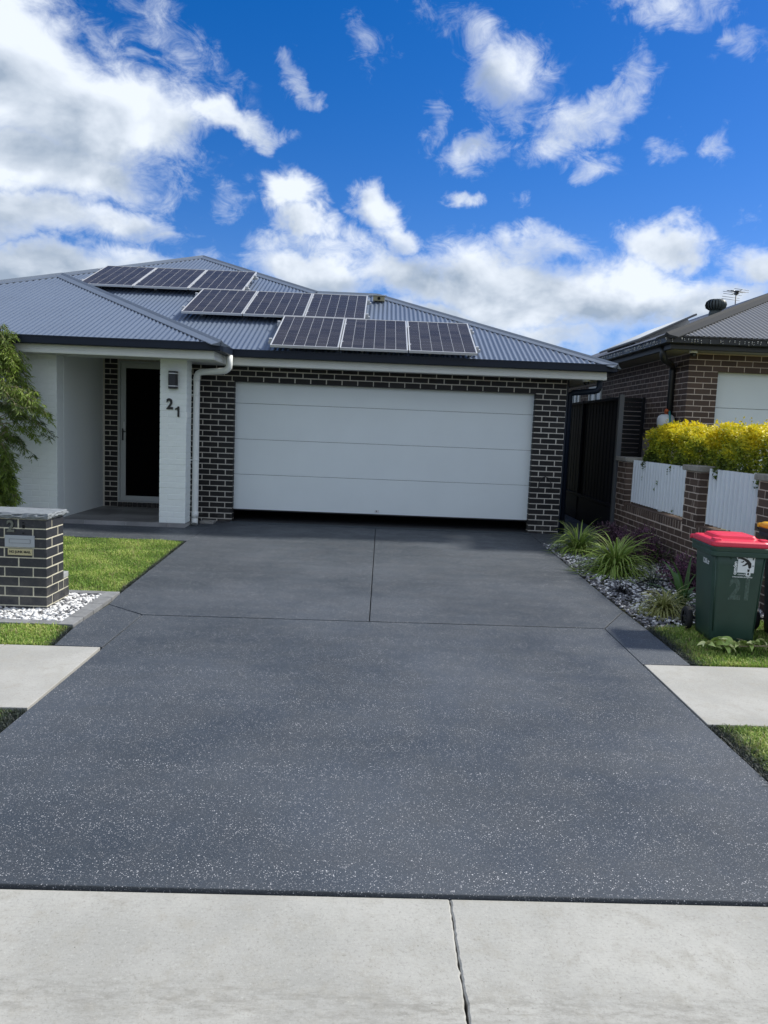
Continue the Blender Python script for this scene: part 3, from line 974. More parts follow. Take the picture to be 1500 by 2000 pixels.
for y in (11.50, 12.4, 13.3, 14.2, 15.1):
    for k in range(-120, 46, 2):
        x = k * WAVE
        if y < yhi_main(x) - .2: screw(x, y, zmain(x, y))
for y in (10.62, 11.5, 12.4, 13.3):
    for k in range(-80, -28, 3):
        x = k * WAVE
        if y < 10.51 + min(-2.168 - x, x + 9.338) - .2: screw(x, y, zbay(x, y))
scr.build('roof_screw', M_DARKM, ROOF, world=True, kind='stuff')

# --- downpipes
dp = MB()
dp.tube([(-2.19, 11.22, 2.49), (-2.19, 11.22, 2.36), (-2.195, 11.225, 2.325), (-2.215, 11.23, 2.295), (-2.25, 11.24, 2.272), (-2.30, 11.25, 2.262), (-2.58, 11.335, 2.245), (-2.635, 11.355, 2.24), (-2.668, 11.365, 2.222), (-2.685, 11.37, 2.19), (-2.69, 11.37, 2.14), (-2.69, 11.37, .13), (-2.690, 11.365, .085), (-2.685, 11.34, .035), (-2.683, 11.325, .012)], .047, 16)
dp.tube([(-2.69, 11.37, .20), (-2.69, 11.37, .10)], .051, 16)
dp.tube([(-2.69, 11.37, 2.17), (-2.69, 11.37, 2.11)], .050, 16)
DPIPE = dp.build('downpipe', M_PVC, HOUSE, world=True)
for z in (.95, 1.9):
    MB().tube([(-2.69, 11.37, z), (-2.69, 11.37, z + .022)], .0505, 16).box(-2.762, -2.735, 11.36, 11.38, z, z + .022).build('bracket', M_PVC, DPIPE, world=True)
MB().box(-2.66, -2.46, 11.55, 11.78, -.05, .028).build('pipe_pad', mat('concrete_pad', (.30, .29, .27), .9, var=.2, vscale=20), HOUSE, bevel=.006, world=True)
rp = MB()
rp.tube([(3.27, 11.62, 2.49), (3.27, 11.62, 2.28), (3.25, 11.63, 2.23), (3.20, 11.65, 2.215), (2.98, 11.98, 2.20), (2.93, 12.0, 2.17), (2.93, 12.0, -.02)], .045, 14)
rp.build('downpipe', M_GUTTER, HOUSE, world=True)
# small boxed cowl and bracket by the garage ridge
CWs = .62
CW = thing('roof_cowl', 'small cream metal box with round hole by the garage ridge, beside the middle panels', 'roof cowl', (-.10, 14.42, zmain(0, 14.42) + .02))
cb = MB(); cb.box(-.17, .17, -.08, .10, .0, .15); cb.build('body', mat('cream_metal', (.32, .29, .18), .6, var=.1, vscale=12), CW, bevel=.01)
MB().box(-.30, .22, -.12, .12, .152, .170).build('cover', M_SILVER, CW)
MB().tube([(.0, -.081, .075), (.0, -.095, .075)], .045, 14).build('opening', M_BLACK, CW)
CW.scale = (CWs, CWs, CWs)

# ------------------------------------------------------------------ solar panels
PW, PL, PT = .985, 1.64, .035
ANG = math.atan(T)
cell_me = MB().add([(0, 0, 0), (.1542, 0, 0), (.1542, .1582, 0), (0, .1585, 0)], [(0, 1, 2, 3)]).mesh('cell', M_CELL)
fb_ = MB()
bwid = .016
fb_.box(0, PW, 0, bwid, -PT, .001); fb_.box(0, PW, PL - bwid, PL, -PT, .001)
fb_.box(0, bwid, bwid, PL - bwid, -PT, .001); fb_.box(PW - bwid, PW, bwid, PL - bwid, -PT, .001)
frame_me = fb_.mesh('frame', M_SILVER)
back_me = MB().box(bwid, PW - bwid, bwid, PL - bwid, -.008, -.0035).mesh('backsheet', M_BACKSHEET)


def panel(x, s, offn, label):
    y0 = 11.36
    o = thing('solar_module', label, 'solar panel', group='solar panels on the corrugated roof')
    o.location = (x, y0 + s * math.cos(ANG) - offn * math.sin(ANG), ZE + s * math.sin(ANG) + offn * math.cos(ANG))
    o.rotation_euler = (ANG, 0, 0)
    for nm, me in (('frame', frame_me), ('backsheet', back_me)):
        link(bpy.data.objects.new(nm, me), o)
    for i in range(6):
        for j in range(10):
            c = bpy.data.objects.new('cell', cell_me)
            c.location = (bwid + .003 + i * .1583, bwid + .006 + j * .1600, -.0022)
            link(c, o)
    return o


ROWS = [(-1.615, -.09, 'lowest', 'above the gutter'), (-3.29, 1.575, 'middle', 'between the other two rows'), (-5.56, 3.235, 'top', 'below the roof peak')]
for (x, s, rn, where) in ROWS:
    for i, pos in enumerate(('at its end towards the porch', 'in the middle of the three', 'at its end away from the porch')):
        panel(x + i * 1.0, s, .10 + PT, 'dark blue solar panel in the %s row, %s' % (rn, pos))
    for k, ds in enumerate((.32, 1.30)):
        rr = thing('mounting_rail', 'aluminium rail under the %s row of solar panels, %s' % (rn, 'its lower rail' if k == 0 else 'its upper rail'), 'mounting rail', group='rails under the solar panels')
        rr.location = (x, 11.36 + (s + ds) * math.cos(ANG) - .06 * math.sin(ANG), ZE + (s + ds) * math.sin(ANG) + .06 * math.cos(ANG))
        rr.rotation_euler = (ANG, 0, 0)
        MB().box(-.07, 3.06, -.02, .02, -.005, .036).build('rail', M_SILVER, rr)
        for fx in (.25, 1.3, 2.3, 2.9):
            MB().box(fx, fx + .04, -.05, .0, -.055, -.005).box(fx, fx + .04, -.056, -.05, -.055, .03).build('foot', M_SILVER, rr)
        for fx in (-.06, .99, 1.99, 2.99):
            MB().box(fx, fx + .045, -.018, .018, .036, .078).build('clamp', M_SILVER, rr)
# front clips of the lowest row
for k, fx in enumerate((-1.12, .25, 1.10)):
    pass

# ------------------------------------------------------------------ fittings on the house


def text_obj(txt, size, name, m_, parent, loc, rot=(math.pi / 2, 0, 0), ext=.002, bold=0.0, align='CENTER', sx=1.0, shear=0):
    cu = bpy.data.curves.new('text', 'FONT')
    cu.body = txt; cu.size = size; cu.extrude = ext; cu.offset = bold
    cu.align_x = align; cu.align_y = 'BOTTOM_BASELINE' if False else 'CENTER'
    cu.resolution_u = 4; cu.shear = shear
    tmp = bpy.data.objects.new('tmp', cu); COL.objects.link(tmp)
    dg = bpy.context.evaluated_depsgraph_get()
    me = bpy.data.meshes.new_from_object(tmp.evaluated_get(dg))
    bpy.data.objects.remove(tmp); bpy.data.curves.remove(cu)
    me.materials.clear(); me.materials.append(m_)
    o = bpy.data.objects.new(name, me)
    o.location = loc; o.rotation_euler = rot; o.scale = (sx, 1, 1)
    return link(o, parent)


LAMP = thing('wall_lamp', 'black up and down wall lamp with two silver bands on white pier', 'wall lamp', (-2.943, 11.055, 1.975))
lb = MB()
rg = lambda z, hw, d: [(-hw, 0, z), (hw, 0, z), (hw, -d * .6, z), (hw * .75, -d, z), (-hw * .75, -d, z), (-hw, -d * .6, z)][::-1]
MB().loft([rg(0, .064, .085), rg(.245, .064, .085)], smooth=False).build('body', M_DARKM, LAMP, bevel=.004)
for z in (.030, .205):
    MB().loft([rg(z, .067, .089), rg(z + .012, .067, .089)], smooth=False).build('band', M_SILVER, LAMP)
for d, x, z, lab in (('2', -2.992, 1.752, 'black metal numeral 2 on white pier below the wall lamp'), ('1', -2.885, 1.655, 'black metal numeral 1 on white pier, set lower than the 2')):
    if d == '2':
        o = text_obj(d, .205, 'house_number', M_BLKTXT, None, (x, 11.046, z), ext=.006, bold=.007, sx=.92)
    else:
        one = [(.004, -.074), (.030, -.074), (.030, .074), (.008, .074), (-.004, .056), (-.030, .046), (-.030, .024), (.004, .034)]
        o = MB().add([(a, -.006, b) for a, b in one] + [(a, .006, b) for a, b in one], [tuple(range(8)), tuple(range(15, 7, -1))] + [(k, 8 + k, 8 + (k + 1) % 8, (k + 1) % 8) for k in range(8)]).build('house_number', M_BLKTXT)
        o.location = (x, 11.046, z)
    tag(o, lab, 'house number', 'black numerals on the white pier')


def dome_cam(loc, label):
    o = thing('security_camera', label, 'security camera', loc)
    rings = [[(r_ * math.cos(a), r_ * math.sin(a), z) for a in [k * math.pi / 8 for k in range(16)]] for r_, z in ((.055, 0), (.06, -.02), (.058, -.035))]
    MB().loft([r_[::-1] for r_ in rings]).build('base', M_PVC, o)
    rings = [[(r_ * math.cos(a), r_ * math.sin(a), z) for a in [k * math.pi / 8 for k in range(16)]] for r_, z in ((.046, -.034), (.044, -.05), (.034, -.068), (.016, -.078), (.003, -.080))]
    MB().loft([r_[::-1] for r_ in rings]).build('dome', M_BLACK, o)
    MB().tube([(0, -.03, -.055), (0, -.047, -.062)], .018, 12).build('lens', M_GLASS, o)
    return o


dome_cam((3.08, 11.66, 2.386), 'white dome camera under the eave corner of the charcoal house')
HK = thing('hose_hanger', 'thin black wire hose hanger on the brick pier right of the garage door', 'hose hanger', (2.60, 11.896, .70))
hk = MB()
arc = [(-.095, -.035, 0.0), (-.088, -.03, .10), (-.075, -.012, .145), (-.045, -.012, .178), (0, -.012, .19), (.045, -.012, .178), (.075, -.012, .145), (.088, -.03, .10), (.10, -.045, -.02)]
hk.tube(arc, .006, 8)
hk.build('hoop', M_DARKM, HK)
MB().tube([(-.075, -.012, .145), (-.07, -.001, .145)], .007, 8).tube([(.075, -.012, .145), (.07, -.001, .145)], .007, 8).build('bracket', M_DARKM, HK)

# ------------------------------------------------------------------ letterbox
LB = thing('letterbox', 'charcoal brick letterbox pillar with slate cap beside the driveway', 'letterbox', (-3.09, 6.55, -.09))
LO = Vector((-3.09, 6.55, -.09))
cz, ch2 = -.146, .0822
lc = MB(); lc.box(-3.445, -2.7468, 6.3778, 6.719, -.2, .672); lc.box(-3.445, -2.749, 6.719, 6.830, -.2, .10)
LC = lc.build('mortar_core', mat('letterbox_mortar', (.56, .53, .41), .95, var=.15, vscale=30, bump=.6, bscale=140), LB, world=True)
jt = .0080
for i in range(10):
    z = cz + i * ch2; h = ch2 - jt
    odd = i % 2
    # front face, from the right corner leftwards
    x1 = -2.745; w = .2295 if odd else .1095
    while x1 > -3.44:
        x0 = max(x1 - w, -3.449)
        covered = (i in (6, 7)) and False
        put_brick(LB, LO, x0, 6.376, z, round(x1 - x0, 3), h, .11, 0, M_MBRICK)
        x1 = x0 - jt; w = .2295
    # right face, from the front corner backwards
    if odd: put_brick(LB, LO, -2.745, 6.376 + .11 + jt, z, .2295, h, .10, 90, M_MBRICK)
    else:
        put_brick(LB, LO, -2.745, 6.376, z, .2295, h, .105, 90, M_MBRICK)
        put_brick(LB, LO, -2.745, 6.376 + .24, z, .1075, h, .10, 90, M_MBRICK)
for i in range(3):
    put_brick(LB, LO, -2.745, 6.734, cz + i * ch2, .105, ch2 - jt, .10, 90, M_MBRICK)
MB().box(-3.44, -2.748, 6.728, 6.842, .102, .152).build('ledge', mat('ledge_grey', (.30, .31, .31), .8, var=.1, vscale=10), LB, bevel=.008, world=True)
# riven slate cap
rs = random.Random(3)
ring = []
X0, X1, Y0, Y1 = -3.48, -2.712, 6.340, 6.760
N = 22
edge = [(X0 + (X1 - X0) * k / N, Y0) for k in range(N)] + [(X1, Y0 + (Y1 - Y0) * k / 12) for k in range(12)] + [(X1 - (X1 - X0) * k / N, Y1) for k in range(N)] + [(X0, Y1 - (Y1 - Y0) * k / 12) for k in range(12)]
cxm, cym = (X0 + X1) / 2, (Y0 + Y1) / 2
ringsl = []
for zz, j0, j1 in ((.674, .020, .004), (.684, .010, .008), (.694, .003, .008), (.706, .006, .010), (.716, .010, .008), (.7235, .016, .006)):
    rr_ = []
    for (x, y) in edge:
        inn = j0 + rs.uniform(-j1, j1)
        d = Vector((cxm - x, cym - y)).normalized()
        ax = 1 if abs(abs(x - cxm) - (X1 - X0) / 2) < 1e-6 else 0
        ay = 1 if abs(abs(y - cym) - (Y1 - Y0) / 2) < 1e-6 else 0
        rr_.append((x + (inn if x < cxm else -inn) * ax, y + (inn if y < cym else -inn) * ay, zz + rs.uniform(-.003, .003) * (zz < .72)))
    ringsl.append(rr_)
MB().loft(ringsl, smooth=False).build('slate_cap', M_SLATE, LB, world=True)
pl_ = MB(); pl_.box(-3.090, -2.842, 6.368, 6.378, .432, .532)
PLT = pl_.build('letter_plate', M_PLATE, LB, bevel=.003, world=True)
fl = MB(); a, b, c, d = -3.052, -2.878, .466, .499
fl.box(a, b, 6.3655, 6.3695, c, c + .0022); fl.box(a, b, 6.3655, 6.3695, d, d + .0022); fl.box(a, a + .0022, 6.3655, 6.3695, c, d); fl.box(b, b + .0022, 6.3655, 6.3695, c, d)
fl.build('flap_edge', mat('flap_line', (.16, .17, .18), .6), PLT, world=True)
MB().box(-3.052 + .003, -2.878 - .001, 6.3662, 6.3690, .4685, .4985).build('flap', M_PLATE, PLT, world=True)
SG = MB().box(-3.066, -2.862, 6.369, 6.377, .365, .419).build('sign_plate', M_BRASS, LB, bevel=.002, world=True)
SG['label'] = 'brass plate reading NO JUNK MAIL'
text_obj('NO JUNK MAIL', .0285, 'lettering', M_BLKTXT, SG, Vector((-2.964, 6.3685, .392)) - LO, ext=.0008, bold=.0009, sx=.93)
nb = text_obj('2', .135, 'numeral', M_NUM, LB, Vector((-3.040, 6.370, .603)) - LO, ext=.004, bold=.004, sx=.95)
nb['label'] = 'grey green metal numeral 2'
gh = MB()
for z in (.640, .552):
    gh.tube([(-2.935, 6.380, z), (-2.935, 6.362, z)], .0045, 8)
gh.box(-2.944, -2.925, 6.3735, 6.3768, .592, .622)
gh.build('numeral_fixing', M_BLACK, LB, world=True)

# ------------------------------------------------------------------ edging pavers and pebbles
ED = bpy.data.objects.new('garden_edging', None); ED.location = (-2.5, 6.4, -.09); link(ED)
tag(ED, 'flush grey paver edging around the white pebbles under the letterbox', 'edging')
EO = Vector((-2.5, 6.4, -.09))


def paver(p0, p1, width, side, top=.008):
    p0, p1 = Vector(p0), Vector(p1)
    d = (p1 - p0).normalized(); n = Vector((-d.y, d.x)) * side
    g_ = .0025
    q = [p0 + d * g_, p1 - d * g_, p1 - d * g_ + n * width, p0 + d * g_ + n * width]
    if side < 0: q = q[::-1]
    MB().prism([(v.x, v.y) for v in q], off(-.06), off(top)).build('paver', M_PAVER, ED, bevel=.005, world=True)


e0, e1 = Vector((-2.352, 5.93)), Vector((-2.358, 7.06))
for k in range(5):
    paver(e0.lerp(e1, k / 5), e0.lerp(e1, (k + 1) / 5), .125, 1)
for k in range(6):
    x1 = -2.484 - k * .232
    paver((x1 - .232, 5.925), (x1, 5.925), .105, 1)
    paver((x1 - .232, 6.955), (x1, 6.955), .105, 1)


def pebbles(name, area, n, r0, r1, white, parent=None, lab=None, seed=1, zoff=-.012, mask=None):
    rg_ = np.random.default_rng(seed)
    ico = bmesh.new(); bmesh.ops.create_icosphere(ico, subdivisions=1, radius=1.0)
    bv = np.array([v.co[:] for v in ico.verts]); bf = np.array([[v.index for v in f.verts] for f in ico.faces]); ico.free()
    x0, x1, y0, y1 = area
    V, Fc, C = [], [], []
    cnt = 0
    while cnt < n:
        x, y = rg_.uniform(x0, x1), rg_.uniform(y0, y1)
        if mask and not mask(x, y): cnt += .2; continue
        r_ = rg_.uniform(r0, r1) * (.7 + .6 * rg_.random())
        s = np.array([1.0, rg_.uniform(.6, .9), rg_.uniform(.4, .65)]) * r_
        a = rg_.uniform(0, 2 * math.pi); tl = rg_.uniform(-.5, .5)
        v = bv * (1 + rg_.uniform(-.16, .16, (len(bv), 1))) * s
        ca_, sa_ = math.cos(a), math.sin(a); ct, st = math.cos(tl), math.sin(tl)
        v = v @ np.array([[1, 0, 0], [0, ct, st], [0, -st, ct]]) @ np.array([[ca_, sa_, 0], [-sa_, ca_, 0], [0, 0, 1]])
        V.append(v + np.array([x, y, zg(y) + zoff + rg_.uniform(0, .018)]))
        Fc.append(bf + len(bv) * len(Fc))
        w = white(rg_, x, y)
        C.append(np.tile(w, (len(bv), 1)))
        cnt += 1
    o = np_mesh(name, np.concatenate(V), np.concatenate(Fc), M_STONE, parent, kind='stuff', col=np.concatenate(C), smooth=True)
    o['label'] = lab; o['category'] = 'pebbles'
    return o


def white_l(rg_, x, y):
    k = rg_.random()
    if k < .72: b = rg_.uniform(.60, .80); return np.array([b, b, b * .99])
    b = rg_.uniform(.10, .30); return np.array([b, b, b * 1.04])


def white_r(rg_, x, y):
    k = rg_.random()
    edge_ = x < 2.58 + .1 * math.sin(y * 5)
    if k < (.12 if edge_ else .56): b = rg_.uniform(.55, .85); return np.array([b, b, b])
    b = rg_.uniform(.07, .26); return np.array([b, b * 1.0, b * 1.08])


MB().prism([(-4.2, 6.03), (-2.48, 6.03), (-2.48, 6.955), (-4.2, 6.955)], off(-.05), off(-.018)).build('bed_soil', mat('bed_soil', (.07, .07, .07), .95), kind='structure')
pebbles('pebble_bed', (-4.0, -2.483, 6.035, 6.95), 3200, .013, .025, white_l, lab='white and grey pebbles in the edged bed around the letterbox', seed=4,
        mask=lambda x, y: not (-3.43 < x < -2.76 and 6.39 < y < 6.83))
pebbles('pebble_bed', (2.39, 3.78, 6.45, 10.9), 6800, .012, .023, white_r, lab='white and dark pebbles in the planted bed along the driveway', seed=5,
        mask=lambda x, y: y > 6.55 + .25 * (x - 2.4) + .05 * math.sin(x * 9))

# ------------------------------------------------------------------ grass
from_poly = lambda pts: (np.array(pts, float))


def inside(P, poly):
    x, y = P[:, 0], P[:, 1]
    c = np.zeros(len(P), bool)
    n = len(poly)
    for i in range(n):
        x0, y0 = poly[i]; x1, y1 = poly[(i + 1) % n]
        cond = ((y0 > y) != (y1 > y)) & (x < (x1 - x0) * (y - y0) / (y1 - y0 + 1e-12) + x0)
        c ^= cond
    return c


def grass(poly, dens_, label, h0=.022, h1=.042, seed=1, tint=(1, 1, 1), paint=None, wid=.0032):
    rg_ = np.random.default_rng(seed)
    P = np.array(poly, float)
    lo, hi = P.min(0), P.max(0)
    n = int(dens_ * (hi[0] - lo[0]) * (hi[1] - lo[1]))
    pts = rg_.uniform(lo, hi, (n, 2))
    pts = pts[inside(pts, P)]
    fr_ = []
    for k_ in range(len(P)):
        q0, q1 = P[k_], P[(k_ + 1) % len(P)]
        m_n = int(np.linalg.norm(q1 - q0) * 520)
        fr_.append(q0 + (q1 - q0) * rg_.random((m_n, 1)) + rg_.normal(0, .007, (m_n, 2)))
    pts = np.concatenate([pts] + fr_)
    n = len(pts)
    z = np.where(pts[:, 1] < YG, -SLOPE * (YG - pts[:, 1]), 0) - .026
    pn = np.sin(pts[:, 0] * 7.3 + 1.3 * np.sin(pts[:, 1] * 5.1)) * np.sin(pts[:, 1] * 6.1 + pts[:, 0] * 2.2)
    h = rg_.uniform(h0, h1, n) * (1 + .22 * pn) * np.where(rg_.random(n) < .05, 1.5, 1.0)
    a = rg_.uniform(0, 2 * np.pi, n)
    lean = np.abs(rg_.normal(.55, .35, n))
    dxy = np.stack([np.cos(a), np.sin(a)], 1)
    sd = np.stack([-np.sin(a), np.cos(a)], 1)
    w = wid * rg_.uniform(.7, 1.4, n)
    base = np.column_stack([pts, z])
    mid = base + np.column_stack([dxy * (h * lean * .35)[:, None], h * .62])
    tip = base + np.column_stack([dxy * (h * lean * 1.0)[:, None], h * (1.0 - .25 * np.minimum(lean, 1.4))])
    s3 = np.column_stack([sd * w[:, None], np.zeros(n)])
    V = np.stack([base - s3, base + s3, mid + s3 * .8, mid - s3 * .8, tip], 1).reshape(-1, 3)
    i = np.arange(n) * 5
    Fq = np.concatenate([np.stack([i, i + 1, i + 2], 1), np.stack([i, i + 2, i + 3], 1), np.stack([i + 3, i + 2, i + 4], 1)])
    k = rg_.random(n)
    green = np.array([.275, .43, .075]); yel = np.array([.58, .62, .21]); dk = np.array([.10, .19, .035])
    kk = np.clip(k + .30 * pn, 0, 1)
    c = np.where((kk < .5)[:, None], dk + (green - dk) * (kk / .5)[:, None], green + (yel - green) * ((kk - .5) / .5)[:, None] ** 1.6)
    straw = rg_.random(n) < .09
    c[straw] = np.array([.36, .31, .16])
    c = c * np.array(tint) * rg_.uniform(.8, 1.2, (n, 1))
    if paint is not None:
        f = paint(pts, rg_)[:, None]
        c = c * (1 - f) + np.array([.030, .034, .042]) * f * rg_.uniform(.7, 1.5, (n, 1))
    o = np_mesh('lawn', V, Fq, M_GRASS, None, 'stuff', np.repeat(c, 5, 0))
    o['label'] = label; o['category'] = 'lawn'
    return o


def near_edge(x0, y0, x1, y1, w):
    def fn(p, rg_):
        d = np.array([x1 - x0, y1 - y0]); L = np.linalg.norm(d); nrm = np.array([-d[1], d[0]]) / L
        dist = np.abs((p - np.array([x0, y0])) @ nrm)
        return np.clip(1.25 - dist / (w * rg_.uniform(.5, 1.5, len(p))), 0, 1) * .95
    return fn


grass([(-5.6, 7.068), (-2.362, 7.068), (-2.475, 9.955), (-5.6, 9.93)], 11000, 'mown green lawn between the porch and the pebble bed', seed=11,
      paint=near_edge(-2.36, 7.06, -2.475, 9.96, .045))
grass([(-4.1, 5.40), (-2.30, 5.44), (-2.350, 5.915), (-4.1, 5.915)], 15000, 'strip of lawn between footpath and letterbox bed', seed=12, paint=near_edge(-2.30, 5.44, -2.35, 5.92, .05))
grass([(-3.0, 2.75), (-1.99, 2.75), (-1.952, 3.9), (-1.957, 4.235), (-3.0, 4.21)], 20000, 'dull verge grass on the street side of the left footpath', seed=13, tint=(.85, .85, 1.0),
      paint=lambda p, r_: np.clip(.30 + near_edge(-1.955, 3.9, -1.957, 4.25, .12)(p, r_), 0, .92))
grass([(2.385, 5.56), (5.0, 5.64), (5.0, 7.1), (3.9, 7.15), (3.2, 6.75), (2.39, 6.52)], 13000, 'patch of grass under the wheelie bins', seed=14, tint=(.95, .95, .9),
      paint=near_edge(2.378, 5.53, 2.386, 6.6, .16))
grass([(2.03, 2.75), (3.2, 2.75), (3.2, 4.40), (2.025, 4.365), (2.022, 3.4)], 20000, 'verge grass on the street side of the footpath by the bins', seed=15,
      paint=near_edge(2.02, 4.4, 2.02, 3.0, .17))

# ------------------------------------------------------------------ plants


def strap_plant(name, label, cat, loc, n, length, spread, width, c_mid, c_edge, seed, droop=1.0, group=None, up=.5, h0=0.0):
    """clump of arching strap leaves, pale margins"""
    rg_ = np.random.default_rng(seed)
    o = thing(name, label, cat, loc, group=group)
    V, Fc, C = [], [], []
    S = 7
    for k in range(n):
        a = rg_.uniform(0, 2 * math.pi)
        L = length * rg_.uniform(.55, 1.12)
        ini = rg_.uniform(up, 1.45)             # start elevation angle
        curv = droop * rg_.uniform(.7, 1.7) * (1.6 - ini * .55)
        w = width * rg_.uniform(.7, 1.2)
        bx, by = rg_.normal(0, .018), rg_.normal(0, .018)
        p = np.array([bx, by, h0]); th_ = ini
        aa = a
        tw = rg_.uniform(-.5, .5)
        b0 = len(V)
        cm = np.array(c_mid) * rg_.uniform(.65, 1.3); ce = np.array(c_edge) * rg_.uniform(.7, 1.25)
        for s in range(S + 1):
            f = s / S
            ww = w * (1 - f ** 2.2) * (.55 + .45 * min(1, f * 4)) + .0006
            side = np.array([-math.sin(aa + tw * f), math.cos(aa + tw * f), .25 * math.sin(tw * 4)])
            up_n = np.array([0, 0, .18 * ww])
            V += [p - side * ww, p - side * ww * .45 - up_n, p + side * ww * .45 - up_n, p + side * ww]
            C += [ce, cm, cm, ce]
            if s < S:
                step = L / S
                p = p + np.array([math.cos(th_) * math.cos(aa), math.cos(th_) * math.sin(aa), math.sin(th_)]) * step
                th_ -= curv / S * (.5 + 1.2 * f) * 1.4
                if p[2] < .012: p[2] = .012; th_ = max(th_, 0.0)
        for s in range(S):
            r0 = b0 + s * 4
            for q in range(3): Fc.append((r0 + q, r0 + q + 1, r0 + 5 + q, r0 + 4 + q))
    np_mesh('foliage', np.array(V), np.array(Fc), M_LEAF, o, col=np.array(C), smooth=True)
    return o


def gz(x, y, k=-.01): return (x, y, zg(y) + k)


LIR = ((.15, .27, .035), (.56, .60, .20))
strap_plant('lily_turf', 'variegated strap leaf clump at the bed corner by the garage pier', 'plant', gz(2.76, 10.25), 230, .58, .3, .0115, *LIR, 21, 1.25, 'variegated strap leaf clumps', up=.35)
strap_plant('lily_turf', 'largest variegated strap leaf clump, in the middle of the pebble bed', 'plant', gz(2.86, 8.95), 420, .68, .3, .0115, *LIR, 22, 1.25, 'variegated strap leaf clumps', up=.25)
strap_plant('lily_turf', 'pale variegated strap leaf clump beside the green bin', 'plant', gz(2.74, 7.06), 260, .40, .3, .0080, (.22, .25, .055), (.66, .62, .33), 23, 1.5, 'variegated strap leaf clumps', up=.2)
strap_plant('mondo_grass', 'low black mondo grass tuft on the white pebbles', 'plant', gz(2.60, 7.88), 110, .20, .2, .0035, (.012, .012, .014), (.02, .02, .024), 24, 1.6, up=.15)
strap_plant('mondo_grass', 'thin dark strappy tuft beside the purple shrub', 'plant', gz(3.06, 8.30), 60, .34, .2, .004, (.03, .045, .035), (.05, .065, .055), 25, 1.7, up=.25)
strap_plant('agapanthus', 'broad green strap leaf plant behind the green bin', 'plant', gz(3.02, 7.35), 22, .52, .3, .022, (.06, .13, .03), (.08, .16, .04), 26, .9, up=.6)
strap_plant('agapanthus', 'tall grassy green plant against the brown brick fence', 'plant', gz(3.66, 9.7), 50, .42, .3, .007, (.07, .11, .03), (.10, .15, .05), 27, 1.2, up=.7)
strap_plant('flax_lily', 'upright green leaves between the two wheelie bins', 'plant', gz(3.36, 7.28), 40, .62, .3, .010, (.08, .15, .03), (.16, .22, .06), 28, .7, up=1.0)


def leaf_cloud(pos, nrm, size, col, rg_, aspect=.5, fold=.25):
    """each leaf: two triangles pairs folded on the midrib -> 4 verts, 2 tris (as quads kite)"""
    n = len(pos)
    ax = nrm / np.linalg.norm(nrm, axis=1, keepdims=True)
    rnd = rg_.normal(size=(n, 3)); sd = np.cross(ax, rnd); sd /= np.linalg.norm(sd, axis=1, keepdims=True) + 1e-9
    up = np.cross(sd, ax)
    L = size[:, None]
    a = pos; t_ = pos + ax * L
    m1 = pos + ax * L * .45 + sd * L * aspect * .5 + up * L * fold * .25
    m2 = pos + ax * L * .45 - sd * L * aspect * .5 + up * L * fold * .25
    V = np.stack([a, m1, t_, m2], 1).reshape(-1, 3)
    i = np.arange(n) * 4
    F_ = np.concatenate([np.stack([i, i + 1, i + 2], 1), np.stack([i, i + 2, i + 3], 1)])
    return V, F_, np.repeat(col, 4, 0)


def shrub(name, label, loc, rx, ry, rz, n, c0, c1, seed, size=.030):
    rg_ = np.random.default_rng(seed)
    o = thing(name, label, 'shrub', loc, group='purple shrubs along the brick fence')
    st = MB()
    tips = []
    for k in range(26):
        a = rg_.uniform(0, 6.28); e_ = rg_.uniform(.25, 1.4)
        d = np.array([math.cos(a) * math.cos(e_) * rx, math.sin(a) * math.cos(e_) * ry, math.sin(e_) * rz * 1.05]) * rg_.uniform(.7, 1.0)
        st.tube([(0, 0, 0), tuple(d * .5 + np.array([0, 0, .04])), tuple(d)], [.006, .004, .002], 5)
        tips.append(d)
    st.build('stem', M_BARK, o)
    tips = np.array(tips)
    pick = tips[rg_.integers(0, len(tips), n)] * rg_.uniform(.35, 1.08, (n, 1))
    pos = pick + rg_.normal(0, .045, (n, 3)); pos[:, 2] = np.maximum(pos[:, 2], .01)
    nr = pos * .8 + rg_.normal(0, .14, (n, 3)) + np.array([0, 0, .08])
    f = rg_.random((n, 1)) ** 1.5
    col = np.array(c0) * (1 - f) + np.array(c1) * f
    V, F_, C = leaf_cloud(pos, nr, rg_.uniform(.6, 1.3, n) * size, col, rg_, .55)
    np_mesh('foliage', V, F_, M_LEAF, o, col=C)
    return o


shrub('fringe_flower', 'dark purple leaved shrub behind the largest strap leaf clump', gz(3.40, 9.75), .36, .50, .38, 8000, (.04, .022, .034), (.26, .125, .20), 31)
shrub('fringe_flower', 'dark purple leaved shrub between white plant tag and green bin', gz(3.45, 8.12), .38, .38, .34, 7000, (.04, .022, .034), (.28, .13, .21), 32)
shrub('fringe_flower', 'dull purple shrub at the foot of the navy fence', gz(3.42, 11.0), .30, .34, .30, 3500, (.04, .024, .034), (.22, .12, .17), 33)
PTg = thing('plant_tag', 'small white printed plant tag leaning against the brown brick fence', 'plant tag', gz(3.62, 8.72, 0))
MB().box(-.035, .035, -.001, .001, .10, .19).build('card', M_TAG, PTg).rotation_euler = (R(-12), R(18), R(-35))
MB().box(-.006, .006, -.001, .001, -.02, .11).build('stake', M_TAG, PTg).rotation_euler = (R(-12), R(18), R(-35))
prn = MB().box(-.022, .022, -.0022, -.0012, .12, .165).build('print', mat('tag_print', (.16, .17, .18), .6), PTg); prn.rotation_euler = (R(-12), R(18), R(-35))


